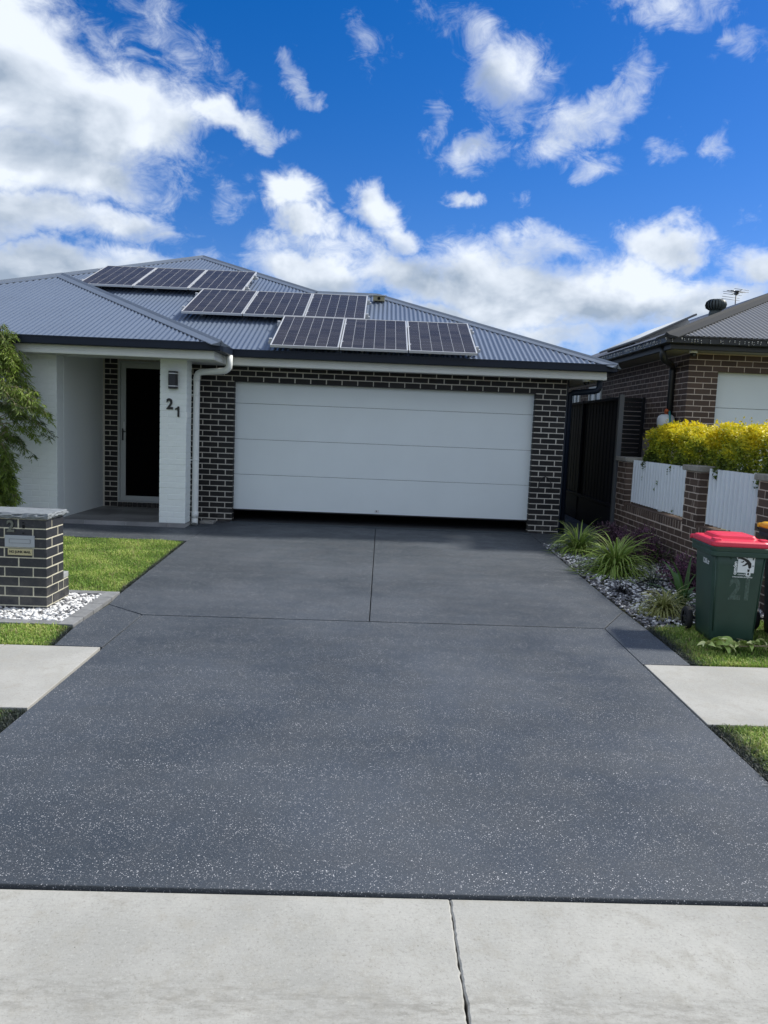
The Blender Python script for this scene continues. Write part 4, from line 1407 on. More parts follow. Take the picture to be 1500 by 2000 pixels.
# weeping tree at the porch corner
def weeping():
    rg_ = np.random.default_rng(77)
    X, Y = -5.16, 10.42
    o = thing('weeping_wattle', 'weeping fine leaved tree against the white painted wall', 'tree', (X, Y, zg(Y) - .03))
    tr = MB()
    trunk = [(0, 0, 0), (.03, .02, .5), (-.02, .0, 1.1), (.03, -.02, 1.7), (.0, .0, 2.3), (.02, 0, 2.75)]
    tr.tube(trunk, [.045, .038, .032, .026, .018, .008], 9)
    tr.build('trunk', M_BARK, o)
    lp, ln, ls, lcx = [], [], [], []
    br = MB()
    for b in range(96):
        z0 = rg_.uniform(.30, 2.62)
        a = rg_.uniform(0, 2 * math.pi) if b % 3 else rg_.uniform(-1.1, .4)
        # wide in the upper half, narrow round the foot
        env = .25 + .46 * math.exp(-((z0 - 1.70) / .50) ** 2)
        reach = rg_.uniform(.55, 1.15) * env
        rise = rg_.uniform(.02, .20); drop = rg_.uniform(.10, .38)
        pts = []
        for s in range(9):
            f = s / 8
            zz = z0 + rise * math.sin(min(f * 1.5, 1) * math.pi * .55) - drop * max(0, f - .35) ** 1.5 * 1.6
            pts.append(Vector((math.cos(a + .25 * f) * reach * f ** .8, math.sin(a + .25 * f) * reach * f ** .8 * .8, max(zz, .12))))
        br.tube(pts, [.007 - .0055 * s / 8 for s in range(9)], 5)
        warm = rg_.random()
        for s in range(2, 9):                      # tufts of drooping linear leaves
            for q in range(4):
                p = pts[s] + Vector(rg_.normal(0, .028, 3))
                tl_ = rg_.uniform(.05, .14)
                ta = a + rg_.normal(0, .9)
                tw_end = p + Vector((math.cos(ta) * tl_ * .6, math.sin(ta) * tl_ * .6, -tl_ * rg_.uniform(.2, .9)))
                br.tube([p, tw_end], [.002, .001], 3, cap=False)
                tone = np.clip(warm * .7 + rg_.normal(.2, .16), 0, 1)
                for l in range(10):
                    q0 = p.lerp(tw_end, l / 10)
                    la = ta + rg_.normal(0, 1.2)
                    dn = Vector((math.cos(la) * .6, math.sin(la) * .6, -rg_.uniform(.1, 1.0)))
                    lp.append(q0[:]); ln.append(dn[:]); ls.append(rg_.uniform(.045, .10))
                    k = np.clip(tone + rg_.normal(0, .12), 0, 1)
                    lcx.append(np.array([.040, .072, .022]) * (1 - k) + np.array([.28, .39, .06]) * k)
    br.build('branch', M_STEM, o)
    V, F_, C = leaf_cloud(np.array(lp), np.array(ln), np.array(ls), np.array(lcx), rg_, .15, .1)
    np_mesh('crown', V, F_, M_LEAF, o, col=C)


weeping()

# ------------------------------------------------------------------ boundary: navy fence, slat gate, brown brick fence
FN = thing('steel_fence', 'tall navy steel fence between the two houses', 'fence', (3.8, 12.2, 0))
FO = Vector((3.8, 12.2, 0))
for k, (y0, y1) in enumerate(((12.26, 14.37), (14.43, 16.6), (16.66, 18.8))):
    xs = 3.80
    ns = int((y1 - y0) / .01)
    V, Fq = [], []
    ys = np.linspace(y0, y1, ns)
    prof_x = np.array([.0022 * (1 if (y % .19) < .10 else -1) for y in ys])
    V = np.concatenate([np.stack([xs + prof_x, ys, np.full(ns, .46)], 1), np.stack([xs + prof_x, ys, np.full(ns, 2.14)], 1)]) - np.array(FO)
    i = np.arange(ns - 1)
    np_mesh('sheet', V, np.stack([i, i + 1, ns + i + 1, ns + i], 1), M_FENCE, FN)
    MB().box(3.77, 3.83, y0, y1, 2.13, 2.18).build('top_rail', M_FPOST if k == 9 else M_FENCE, FN, bevel=.003, world=True)
    MB().box(3.765, 3.835, y0, y1, .415, .465).build('bottom_rail', M_FENCE, FN, bevel=.003, world=True)
    for z0 in (-.12, .145):
        MB().box(3.775, 3.825, y0, y1, z0, z0 + .262).build('plinth_board', M_FENCE, FN, bevel=.004, world=True)
for y in (14.37, 16.60):
    MB().box(3.765, 3.835, y, y + .06, -.1, 2.19).build('post', M_FENCE, FN, bevel=.003, world=True)
pp = MB().box(3.765, 3.84, 12.18, 12.262, -.1, 2.215).build('post', M_FPOST, FN, bevel=.004, world=True)
pp['label'] = 'grey end post'
SGt = thing('slat_gate', 'black horizontal slat gate beside the navy fence', 'gate', (4.25, 13.3, .43))
SO = Vector((4.25, 13.3, .43))
for k in range(22):
    z = .52 + k * .078
    MB().box(3.90, 4.50, 13.31, 13.325, z, z + .068).build('slat', M_DARKM, SGt, world=True)
for x in (3.88, 4.50):
    MB().box(x, x + .05, 13.29, 13.34, .43, 2.24).build('post', M_DARKM, SGt, world=True)

BF = thing('brick_fence', 'low brown brick fence with white corrugated infill panels along the bed', 'fence', (3.85, 9.8, -.05))
BO = Vector((3.85, 9.8, -.05))
CF_ = .0855
ztop = .425
fc = MB()
fc.box(3.8020, 3.995, 7.20, 12.15, -.3, ztop)
for y0, y1 in ((11.72, 12.15), (9.02, 9.45), (7.15, 7.62)):
    fc.box(3.8020, 4.10, y0 + .004, y1 - .004, ztop, 1.175)
FCORE = fc.build('mortar_core', M_NMORTAR, BF, world=True)
n_low = 7
zlow = ztop - n_low * CF_
lay(FCORE, BO, 3.80, 12.15, zlow, -90, 4.95, n_low, CF_, M_NBRICK, jt=.0095, depth=.10, phase=.09)
# soldier course sill between piers
for (ya, yb) in ((11.72, 9.45), (9.02, 7.62)):
    k = 0; y = ya - .006
    while y - .076 > yb:
        o = put_brick(FCORE, BO, 3.80, y, ztop + .006, .076, .112, .19, -90, M_NBRICK, 'sill_brick')
        y -= .0865
    MB().box(3.8022, 3.99, yb + .004, ya - .004, ztop, .532).build('sill_bed', M_NMORTAR, FCORE, world=True)
for pi_, (y0, y1) in enumerate(((11.72, 12.15), (9.02, 9.45), (7.15, 7.62))):
    for i in range(9):
        z = ztop + i * CF_ * .974
        h = CF_ * .974 - .0095
        lay(FCORE, BO, 3.80, y1, z, -90, y1 - y0, 1, CF_ * .974, M_NBRICK, first=i, jt=.0095, depth=.10, phase=.03, ins1=(lambda i_: 0.0 if i_ % 2 else .118))
        # street face of the pier
        if i % 2: put_brick(FCORE, BO, 3.90 + .0095, y0, z, .19, h, .10, 0, M_NBRICK)
        else: put_brick(FCORE, BO, 3.80, y0, z, .2295, h, .1085, 0, M_NBRICK); put_brick(FCORE, BO, 4.039, y0, z, .06, h, .1085, 0, M_NBRICK)
    MB().box(3.765, 4.13, y0 - .035, y1 + .035, 1.180, 1.245).build('cap', M_CONCAP, BF, bevel=.01, world=True)


def corr_panel(y0, y1, z0, z1, x=3.90):
    n = int((y1 - y0) / .0050)
    ys = np.linspace(y0, y1, n)
    xs = x + .028 * np.tanh(1.6 * np.sin(2 * np.pi * ys / .108))
    V = np.concatenate([np.stack([xs, ys, np.full(n, z0)], 1), np.stack([xs, ys, np.full(n, z1)], 1)]) - np.array(BO)
    i = np.arange(n - 1)
    return np_mesh('corrugated_panel', V, np.stack([i, i + 1, n + i + 1, n + i], 1), M_CORR, BF, smooth=True)


corr_panel(9.53, 11.66, .575, 1.212)
corr_panel(7.64, 8.97, .575, 1.225)
for y in (10.6, 8.2):
    MB().box(3.925, 3.965, y - .03, y + .03, .53, 1.18).build('panel_post', M_CORR, BF, world=True)

# hedge
HD = thing('golden_hedge', 'clipped golden yellow leaved hedge behind the brown brick fence', 'hedge', (4.3, 9.5, .43))
hg = np.random.default_rng(55)
n = 42000
bump_c = [(3.98 + .42 * hg.random(), y, 1.24 + .28 * hg.random()) for y in np.arange(7.2, 11.5, .17)]
hy = hg.uniform(7.05, 11.45, n)
endf = np.clip((11.5 - hy) / .35, 0, 1) ** .5
top = 1.66 + .05 * np.sin(hy * 3.1) + .035 * np.sin(hy * 7.7 + 1) - .12 * (1 - endf)
hx_ = hg.uniform(3.93, 4.62, n); hz = 1.08 + (top - 1.08) * hg.random(n) ** .75
# keep mostly the shell of the hedge
fx_ = np.minimum((hx_ - 3.93) / .2, 1); fz_ = np.minimum((top - hz) / .2, 1)
side = hg.random(n)
sh = side < .58
hx_ = np.where(sh, 3.965 + np.abs(hg.normal(0, .085, n)) +   .06 * np.sin(hy * 5.3 + hz * 7) + .04 * np.sin(hy * 13 + 3 * hz) + .10 * np.clip((hz - 1.5) / .2, 0, 1), hx_)
tt = (~sh) & (side < .93)
hz = np.where(tt, top - np.abs(hg.normal(0, .06, n)) + .045 * np.sin(hx_ * 9 + hy * 6) + .03 * (hg.random(n) ** 3), hz)
pos = np.stack([hx_, hy, hz], 1)
nr = np.stack([hg.normal(-.35, .6, n), hg.normal(0, .6, n), hg.normal(.35, .55, n)], 1)
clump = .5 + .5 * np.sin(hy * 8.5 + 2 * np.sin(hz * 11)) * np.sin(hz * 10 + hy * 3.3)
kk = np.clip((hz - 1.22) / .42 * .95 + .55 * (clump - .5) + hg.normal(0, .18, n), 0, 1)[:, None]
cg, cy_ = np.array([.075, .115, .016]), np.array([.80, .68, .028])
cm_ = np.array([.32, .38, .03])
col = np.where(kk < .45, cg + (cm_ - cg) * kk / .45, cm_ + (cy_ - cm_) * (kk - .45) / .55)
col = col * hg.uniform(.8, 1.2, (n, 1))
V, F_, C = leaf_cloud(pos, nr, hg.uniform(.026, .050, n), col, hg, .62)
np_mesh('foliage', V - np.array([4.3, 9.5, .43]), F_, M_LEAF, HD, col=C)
stm = MB()
for y in np.arange(7.3, 11.3, .45):
    b = Vector((4.25 - 4.3, y - 9.5, -.02))
    for k in range(6):
        t_ = b + Vector((hg.uniform(-.28, .28), hg.uniform(-.25, .25), hg.uniform(.8, 1.12)))
        stm.tube([b, (b + t_) / 2 + Vector((0, 0, .1)), t_], [.012, .008, .003], 5)
stm.build('stem', M_BARK, HD)
# loose shoots above the clipped top and sprigs pushed past the panels
sp_p, sp_n = [], []
for (y, z) in ((11.22, .96), (10.62, .95), (10.70, .84), (9.98, .62)):
    for k in range(7):
        sp_p.append((3.882 - 4.3, y - 9.5 + hg.normal(0, .012), z - .43 + hg.normal(0, .016))); sp_n.append((-.5 * hg.random(), hg.normal(0, .7), hg.normal(.2, .7)))
for k in range(40):
    y = hg.uniform(7.3, 11.2); x = hg.uniform(3.95, 4.5)
    t0 = 1.66 + .05 * math.sin(y * 3.1)
    for l in range(6):
        sp_p.append((x - 4.3 + hg.normal(0, .008), y - 9.5 + hg.normal(0, .008), t0 - .43 + .02 * l)); sp_n.append((hg.normal(0, .6), hg.normal(0, .6), .5))
nS = len(sp_p)
cs = np.where((np.arange(nS) < 28)[:, None], np.array([.10, .20, .03]), np.array([.42, .38, .04]))
V, F_, C = leaf_cloud(np.array(sp_p), np.array(sp_n), hg.uniform(.022, .04, nS), cs, hg, .5)
np_mesh('sprig', V, F_, M_LEAF, HD, col=C, kind='stuff')

# ------------------------------------------------------------------ neighbour's house
NH = thing('brick_house', 'brown brick neighbouring house with grey roof and dark gutters', 'house', (6.5, 11.6, .43))
NO = Vector((6.5, 11.6, .43))
NX, NY = 4.58, 11.6
cn = .0855
zl = 2.577
nc = MB()
nc.box(NX + .0018, 5.022, NY + .0018, NY + .16, .43, 2.86)
nc.box(5.022, 9.6, NY + .0018, NY + .16, zl + .004, 2.86)
nc.box(NX + .0018, NX + .16, NY + .16, 15.3, .43, 2.86)
NCORE = nc.build('mortar_core', M_NMORTAR, NH, world=True)
nw = MB(); nw.box(NX + .001, NX + .16, 15.3, 24, .43, 2.86); nw.box(NX + .16, 11, 23.8, 24, .43, 2.86); nw.box(9.6, 9.8, NY, 24, .43, 2.86)
NW = nw.build('side_wall', M_NWALLBRK, NH, world=True)
z14 = zl - 12 * cn
for i in range(15):
    z = z14 + i * cn; h = cn - .0095
    x0 = NX; lim = 5.028 if i < 12 else 7.0
    w = .2305 if i % 2 else .1105
    first = True
    while x0 + .03 < lim:
        x1 = min(x0 + w, lim)
        put_brick(NCORE, NO, x0, NY, z, round(x1 - x0, 3), h, .108, 0, M_NBRICK)
        x0 = x1 + .0095; w = .2305
lay(NCORE, NO, NX, 15.3, z14, -90, 3.69, 15, cn, M_NBRICK, first=0, jt=.0095, depth=.10, phase=.01,
    ins1=lambda i: 0.0 if i % 2 == 0 and False else .0, skip=lambda i, a, b, zz: (15.3 - a > 13.5 and zz < 2.02) or (15.3 - b < NY + .11 and False))
ND = MB().box(5.00, 9.6, NY + .155, NY + .165, .43, 2.60).build('garage_door', M_DARKM, NH, world=True)
for k, (a, b) in enumerate(((.45, .96), (.97, 1.49), (1.495, 2.046), (2.052, 2.59))):
    MB().box(5.005, 9.6, NY + .12, NY + .153, a, b).build('panel', M_DOORP, ND, bevel=.004, world=True)
# eaves
NE = [(4.02, 24.2), (4.02, 11.06), (10.2, 11.06)]
NRF = MB().add([(4.1, 11.1, 2.93), (10.2, 11.1, 2.93), (10.2, 24, 2.93), (4.1, 24, 2.93)], [(0, 1, 2, 3)]).build('roof', M_NSOF, NH, world=True)
sweep(NE, [(0, 3.005), (0, 2.915), (.012, 2.905), (.115, 2.905), (.115, 2.92), (.014, 2.92), (.010, 3.005)]).build('gutter', M_NGUT, NRF, world=True)
sweep(NE, [(-.006, 3.012), (-.006, 2.995), (.014, 2.995), (.014, 3.012)]).build('gutter_bead', M_NFASC, NRF, world=True)
sweep(NE, [(.116, 2.98), (.116, 2.90), (.106, 2.895), (.106, 2.84), (.116, 2.83), (.140, 2.83), (.140, 2.98)]).build('fascia', M_NFASC, NRF, world=True)
sweep(NE, [(.140, 2.845), (.140, 2.839), (.62, 2.839), (.62, 2.845)]).build('soffit', M_NSOF, NRF, world=True)
TN = .41
ZN = 3.01
zn = lambda x, y: ZN + TN * (y - 11.07)


def corr_n(x0, x1):
    n = 8
    xs = np.arange(x0, x1, WAVE / n)
    hi = np.minimum(11.07 + (xs - 4.03), 14.2); lo = np.full_like(xs, 11.09)
    ok = hi > lo; xs, lo, hi = xs[ok], lo[ok], hi[ok]
    h = AMP * np.cos(2 * np.pi * xs / WAVE)
    V = np.concatenate([np.stack([xs, yy, ZN + TN * (yy - 11.07) + h], 1) for yy in (lo, hi)]) - np.array(NO)
    k = len(xs); i = np.arange(k - 1)
    return np_mesh('roof_sheet', V, np.stack([i, i + 1, k + i + 1, k + i], 1), M_NROOF, NRF, smooth=True)


corr_n(4.03, 10.3)
ys = np.arange(11.1, 24.2, WAVE / 8)
xhi = np.minimum(4.03 + (ys - 11.07), 7.16)
hcr = AMP * np.cos(2 * np.pi * ys / WAVE)
V = np.concatenate([np.stack([xx_, ys, ZN + TN * (xx_ - 4.03) + hcr], 1) for xx_ in (np.full_like(ys, 4.05), xhi)]) - np.array(NO)
k = len(ys); i = np.arange(k - 1)
np_mesh('roof_sheet', V, np.stack([i, i + 1, k + i + 1, k + i], 1)[:, ::-1], M_NROOF, NRF, smooth=True)
MB().add([(7.16, 14.2, ZN + TN * 3.13), (10.3, 11.07, ZN), (10.3, 24, ZN), (7.16, 24, ZN + TN * 3.13)], [(0, 1, 2, 3)]).build('roof_plane', M_NROOF, NRF, world=True)
cap((4.015, 11.055, ZN), (7.16, 14.2, ZN + TN * 3.13), (-TN, 0, 1), (0, -TN, 1), m_=M_NCAP, parent=NRF, w=.17)
cap((7.16, 14.2, ZN + TN * 3.13), (7.16, 24, ZN + TN * 3.13), (-TN, 0, 1), (TN, 0, 1), m_=M_NROOF, parent=NRF, w=.15)
npd = MB()
npd.tube([(4.14, 11.50, 2.90), (4.14, 11.50, 2.79), (4.155, 11.52, 2.735), (4.19, 11.56, 2.71), (4.44, 11.95, 2.695), (4.50, 12.06, 2.68), (4.525, 12.10, 2.65), (4.53, 12.11, 2.60), (4.53, 12.11, .45)], .045, 14)
npd.build('downpipe', M_NGUT, NH, world=True)
for (y0, y1, lab) in ((16.05, 16.98, 0), (17.75, 18.45, 0)):
    wn = MB()
    for a, b, c, d in ((y0, y1, 1.2, 1.26), (y0, y1, 2.52, 2.60), (y0, y0 + .06, 1.26, 2.52), (y1 - .06, y1, 1.26, 2.52), ((y0 + y1) / 2 - .03, (y0 + y1) / 2 + .03, 1.26, 2.52)):
        wn.box(NX - .03, NX + .02, a, b, c, d)
    wo_ = wn.build('window', M_FASCIA, NH, world=True)
    MB().box(NX - .006, NX - .002, y0 + .05, y1 - .05, 1.25, 2.53).build('pane', mat('curtained_glass', (.30, .36, .40), .12, spec=.6), wo_, world=True)
dome_cam((4.52, 11.33, 2.839), 'dome camera under the dark eave of the brown brick house')
# string of small lights clipped along the neighbour's gutter
FL = thing('fairy_lights', 'string of small icicle lights along the dark gutter of the brown house', 'fairy lights', (4.02, 11.05, 3.0))
fo = Vector((4.02, 11.05, 3.0)); rl = random.Random(9)
wire = MB(); bulbs = MB()
path = [(4.005, y) for y in np.arange(15.0, 11.05, -.045)] + [(x, 11.045) for x in np.arange(4.01, 6.2, .045)]
wpts = []
for k, (x, y) in enumerate(path):
    wpts.append((x, y, 2.995 + rl.uniform(-.012, .012)))
    if rl.random() < .7:
        ln_ = rl.uniform(.02, .07)
        p0 = (x - .004, y - .004, 2.99); p1 = (x - .006 + rl.uniform(-.01, .01), y - .006 + rl.uniform(-.01, .01), 2.99 - ln_)
        wire.tube([p0, p1], .0022, 4, cap=False)
        for q in range(2):
            bz = 2.99 - ln_ * (q + 1) / 2
            bulbs.tube([(p1[0], p1[1], bz), (p1[0] + rl.uniform(-.008, .008), p1[1] - .003, bz - .014)], .0042, 5)
wire.tube(wpts, .004, 5)
wire.build('wire', M_BLACK, FL, world=True)
bulbs.build('bulb', M_BULB, FL, world=True, kind='stuff')
# whirling vent, aerial and tilted panel on the neighbour's roof
VX, VY = 5.27, 13.3
VX, VY = atY(1398, 600, 15.5).x, 15.5
vz = atY(1398, 612, VY).z
WV = thing('roof_ventilator', 'dark green whirling roof ventilator on the brown house', 'roof vent', (VX, VY, vz))
base_z = ZN + TN * (min(VX - 4.03, 3.1)) - vz
rg2 = lambda r_, z: [(r_ * math.cos(a), r_ * math.sin(a), z) for a in [k * math.pi / 12 for k in range(24)]]
MB().loft([rg2(.125, min(base_z, -.1) - .05), rg2(.125, .0), rg2(.11, .07)]).build('throat', M_VENT, WV)
MB().loft([rg2(.12, .065), rg2(.17, .10), rg2(.185, .16), rg2(.17, .22), rg2(.12, .255), rg2(.04, .27)]).build('drum', M_BLACK, WV)
bl_ = MB()
for k in range(20):
    a = k * 2 * math.pi / 20
    strip = []
    for (r_, z) in ((.125, .062), (.178, .10), (.195, .16), (.178, .22), (.125, .262), (.03, .278)):
        strip.append([(r_ * math.cos(a + d), r_ * math.sin(a + d), z) for d in (-.115, .115)])
    sv = [p for s in strip for p in s]
    # one edge of every vane stands out
    sv = [(x * (1.05 if q % 2 else .97), y * (1.05 if q % 2 else .97), z) for q, (x, y, z) in enumerate(sv)]
    vane = MB().add(sv, [(2 * q, 2 * q + 1, 2 * q + 3, 2 * q + 2) for q in range(5)], True)
    vane.build('vane', M_VENT, WV)
AY = 21.0
at = atY(1438, 571, AY); ab = atY(1440, 597, AY)
AN = thing('tv_aerial', 'thin television aerial above the ridge of the brown house', 'aerial', (at.x, AY, at.z))
rid = ZN + TN * 3.13 - at.z
MB().tube([(0, 0, min(rid, -.5) - .3), (0, 0, .05)], .014, 6).build('mast', M_DARKM, AN)
el_ = MB(); el_.tube([(-.02, -.35, .0), (.02, .35, 0)], .008, 5)
el_.build('boom', M_DARKM, AN)
for k, (yy, L_, zz) in enumerate(((-.3, .19, .02), (-.2, .24, -.01), (-.1, .2, .0), (.0, .24, .02), (.1, .22, .03), (.22, .25, -.02), (.3, .23, .05), (.3, .24, -.08), (.3, .25, -.14))):
    MB().tube([(-L_, yy, zz + .02), (L_, yy, zz - .02)], .006, 5).build('element', M_DARKM, AN)
MB().box(-.03, .04, -.06, .05, -.06, .04).build('junction', M_TEAL if False else M_DARKM, AN)
SK = thing('solar_collector', 'thin tilted solar collector on the side roof slope of the brown house', 'solar panel', (4.95, 13.6, ZN + TN * .92 + .08))
cb2 = MB().box(-.55, .55, 0, 2.4, 0, .035)
o_ = cb2.build('collector', M_NROOF, SK, bevel=.01); o_.rotation_euler = (0, -math.atan(TN) - R(3.5), 0)
o2 = MB().box(-.52, .52, .03, 2.37, .0355, .038).build('glass', M_GLASS, SK); o2.rotation_euler = (0, -math.atan(TN) - R(3.5), 0)
for q in (.3, 2.0):
    MB().box(-.5, .5, q, q + .04, -.10, .0).build('bracket', M_SILVER, SK).rotation_euler = (0, -math.atan(TN) - R(3.5), 0)
# hose reel on the neighbour's wall
HR = thing('hose_reel', 'white wall hose reel with orange and teal fittings above the hedge', 'hose reel', (4.50, 11.98, 1.72))
rgs = []
for (f, w, d) in ((0, .115, .06), (.06, .125, .07), (.13, .122, .07), (.18, .10, .06), (.205, .06, .04)):
    rgs.append([(math.cos(a) * d * 1.9 - .06, math.sin(a) * w, f) for a in [k * math.pi / 10 for k in range(20)]])
MB().loft(rgs).build('casing', M_REEL, HR)
MB().tube([(-.06, -.135, .02), (-.06, -.10, .02)], .055, 12).build('hub', M_BLACK, HR)
MB().tube([(-.03, .03, .20), (-.05, .05, .245), (-.06, .01, .27), (-.05, -.03, .255)], [.02, .03, .028, .014], 8).build('nozzle', M_ORANGE, HR)
MB().tube([(-.03, -.02, .20), (-.04, -.075, .25), (-.05, -.125, .19), (-.04, -.13, .06), (-.03, -.12, -.1)], .014, 8).build('handle', M_TEAL, HR)
MB().box(.02, .085, -.05, .05, .02, .16).build('wall_bracket', M_DARKM, HR)

# ------------------------------------------------------------------ wheelie bins


def rrect(w, d, r_, z, cx=0, cy=0, n=5, bow=0.0):
    pts = []
    for (sx, sy, a0) in ((1, 1, 0), (-1, 1, 90), (-1, -1, 180), (1, -1, 270)):
        for k in range(n + 1):
            a = R(a0 + 90 * k / n)
            pts.append((cx + sx * (w / 2 - r_) + r_ * math.cos(a), cy + sy * (d / 2 - r_) + r_ * math.sin(a), z))
        # a middle point on the edge that follows, to allow a slight bow
    return pts


def make_bin(label, loc, rotz, Wd, Dp, H, mb_, ml, decals=False):
    o = thing('wheelie_bin', label, 'wheelie bin', loc, rotz, 'wheelie bins on the grass')
    # body: front at -Y
    Hb = H * .86
    rings = [rrect(Wd * .72, Dp * .70, .035, .012, cy=-Dp * .03), rrect(Wd * .745, Dp * .73, .045, .05, cy=-Dp * .03)]
    for f in (.2, .4, .6, .8, 1.0):
        rings.append(rrect(Wd * (.745 + .135 * f), Dp * (.73 + .13 * f), .05, .05 + (Hb - .05) * f, cy=-Dp * .03 + Dp * .01 * f))
    MB().loft(rings).build('body', mb_, o)
    # raised corner ribs on the front
    for sx in (-1, 1):
        MB().tube([(sx * (Wd * .335), -Dp * .385, .10), (sx * (Wd * .405), -Dp * .438, Hb - .02)], .006, 6).build('corner_rib', mb_, o)
    zr = Hb
    MB().loft([rrect(Wd * .93, Dp * .92, .055, zr - .075), rrect(Wd * .985, Dp * .98, .055, zr - .070), rrect(Wd * .985, Dp * .98, .055, zr - .038), rrect(Wd * .97, Dp * .965, .055, zr - .033), rrect(Wd * .985, Dp * .98, .055, zr - .028), rrect(Wd, Dp, .06, zr), rrect(Wd * .96, Dp * .96, .06, zr + .006)], smooth=False).build('rim', mb_, o, bevel=.002)
    for k in range(2):
        x = Wd * (-.17 if k == 0 else .19)
        MB().add([(x, -Dp * .432, zr - .11), (x + .008, -Dp * .432, zr - .11), (x + .008, -Dp * .47, zr - .072), (x, -Dp * .47, zr - .072), (x, -Dp * .43, zr - .072), (x + .008, -Dp * .43, zr - .072)], [(0, 1, 2, 3), (0, 3, 4), (1, 5, 2)]).build('gusset', mb_, o)
    # lid: low slab, sloping shoulders and a raised plateau
    z = zr + .006
    L_ = MB().loft([rrect(Wd * .965, Dp * .955, .05, z), rrect(Wd * .975, Dp * .965, .05, z + .012), rrect(Wd * .965, Dp * .955, .05, z + .034), rrect(Wd * .915, Dp * .90, .05, z + .046), rrect(Wd * .80, Dp * .74, .05, z + .050, cy=.01)], smooth=False).build('lid', ml, o, bevel=.003)
    MB().loft([rrect(Wd * .72, Dp * .58, .04, z + .048, cx=.005, cy=.035), rrect(Wd * .66, Dp * .52, .04, z + .074, cx=.005, cy=.035), rrect(Wd * .56, Dp * .42, .04, z + .080, cx=.005, cy=.035)], smooth=False).build('raised_panel', ml, L_, bevel=.003)
    for sx in (-1, 1):
        MB().loft([rrect(.075, .10, .014, z + .030, cx=sx * Wd * .385, cy=-Dp * .36), rrect(.060, .08, .014, z + .062, cx=sx * Wd * .385, cy=-Dp * .35), rrect(.05, .06, .014, z + .064, cx=sx * Wd * .385, cy=-Dp * .345)], smooth=False).build('grip', ml, L_, bevel=.002)
        MB().tube([(sx * Wd * .40 - .045, Dp * .50, z + .012), (sx * Wd * .40 + .045, Dp * .50, z + .012)], .020, 10).build('hinge', ml, L_)
    MB().tube([(-Wd * .42, Dp * .52, zr - .02), (-Wd * .42, Dp * .60, zr - .01), (Wd * .42, Dp * .60, zr - .01), (Wd * .42, Dp * .52, zr - .02)], .015, 8).build('handle', mb_, o)
    # wheels at the back
    rw = .10
    MB().tube([(-Wd * .47, Dp * .40, rw), (Wd * .47, Dp * .40, rw)], .011, 8).build('axle', M_DARKM, o)
    for sx in (-1, 1):
        xw = sx * Wd * .475
        wh = bpy.data.objects.new('wheel', None); wh.location = (xw, Dp * .40, rw); link(wh, o)
        n = 28
        circ = lambda r_, x: [(x, r_ * math.cos(2 * math.pi * k / n), r_ * math.sin(2 * math.pi * k / n)) for k in range(n)]
        s_ = sx
        rr_ = [circ(.062, -.024), circ(.092, -.024), circ(.0995, -.016), circ(.0995, .016), circ(.092, .024), circ(.062, .024)]
        MB().loft([r_[::-1] for r_ in rr_], cap0=False, cap1=False).build('tyre', M_RUBBER, wh)
        hb = MB(); hb.loft([c[::-1] for c in (circ(.064, -.012), circ(.064, .012))])
        hb.loft([c[::-1] for c in (circ(.022, -.024), circ(.022, .024))])
        for k in range(5):
            a = k * 2 * math.pi / 5
            hb.tube([(s_ * .014, .02 * math.cos(a), .02 * math.sin(a)), (s_ * .014, .060 * math.cos(a), .060 * math.sin(a))], .008, 6)
        hb.build('hub', M_DARKM, wh)
    return o, Hb


bz = zg(6.35) - .012
BIN, hb1 = make_bin('dark green wheelie bin with red lid beside the pebble bed', (2.985, 6.365, bz), R(-4), .485, .55, .93, M_BIN, M_RED)


# prints on the bin follow its sloping faces: helper maps (u across, z up) on the front face
def front_pt(u, z, dep=.0):
    f = max(0, (z - .05) / (hb1 - .05))
    d = .55 * (.73 + .13 * f) / 2
    return Vector((u, -d - .55 * .03 + .55 * .01 * f - dep, z))


tilt = math.atan((.55 * .065 - .55 * .01) / (hb1 - .05))
def put_front(o, u, z, dep=.0018):
    o.location = front_pt(u, z, dep); o.rotation_euler = (math.pi / 2 + tilt, 0, 0)


def flat_poly(polys, name, m_, parent, th_=.0006):
    mb = MB()
    for pts in polys:
        n = len(pts)
        mb.add([(x, y, 0) for x, y in pts] + [(x, y, th_) for x, y in pts], [tuple(range(n - 1, -1, -1)), tuple(range(n, 2 * n))] + [(k, (k + 1) % n, n + (k + 1) % n, n + k) for k in range(n)])
    return mb.build(name, m_, parent)


def stroke(pts, ws):
    """flat tapered stroke outline"""
    pts = [Vector(p) for p in pts]; L_, R_ = [], []
    for i, p in enumerate(pts):
        d = (pts[min(i + 1, len(pts) - 1)] - pts[max(i - 1, 0)]).normalized()
        n = Vector((-d.y, d.x))
        L_.append(p + n * ws[i]); R_.append(p - n * ws[i])
    return [tuple(v) for v in R_] + [tuple(v) for v in reversed(L_)]


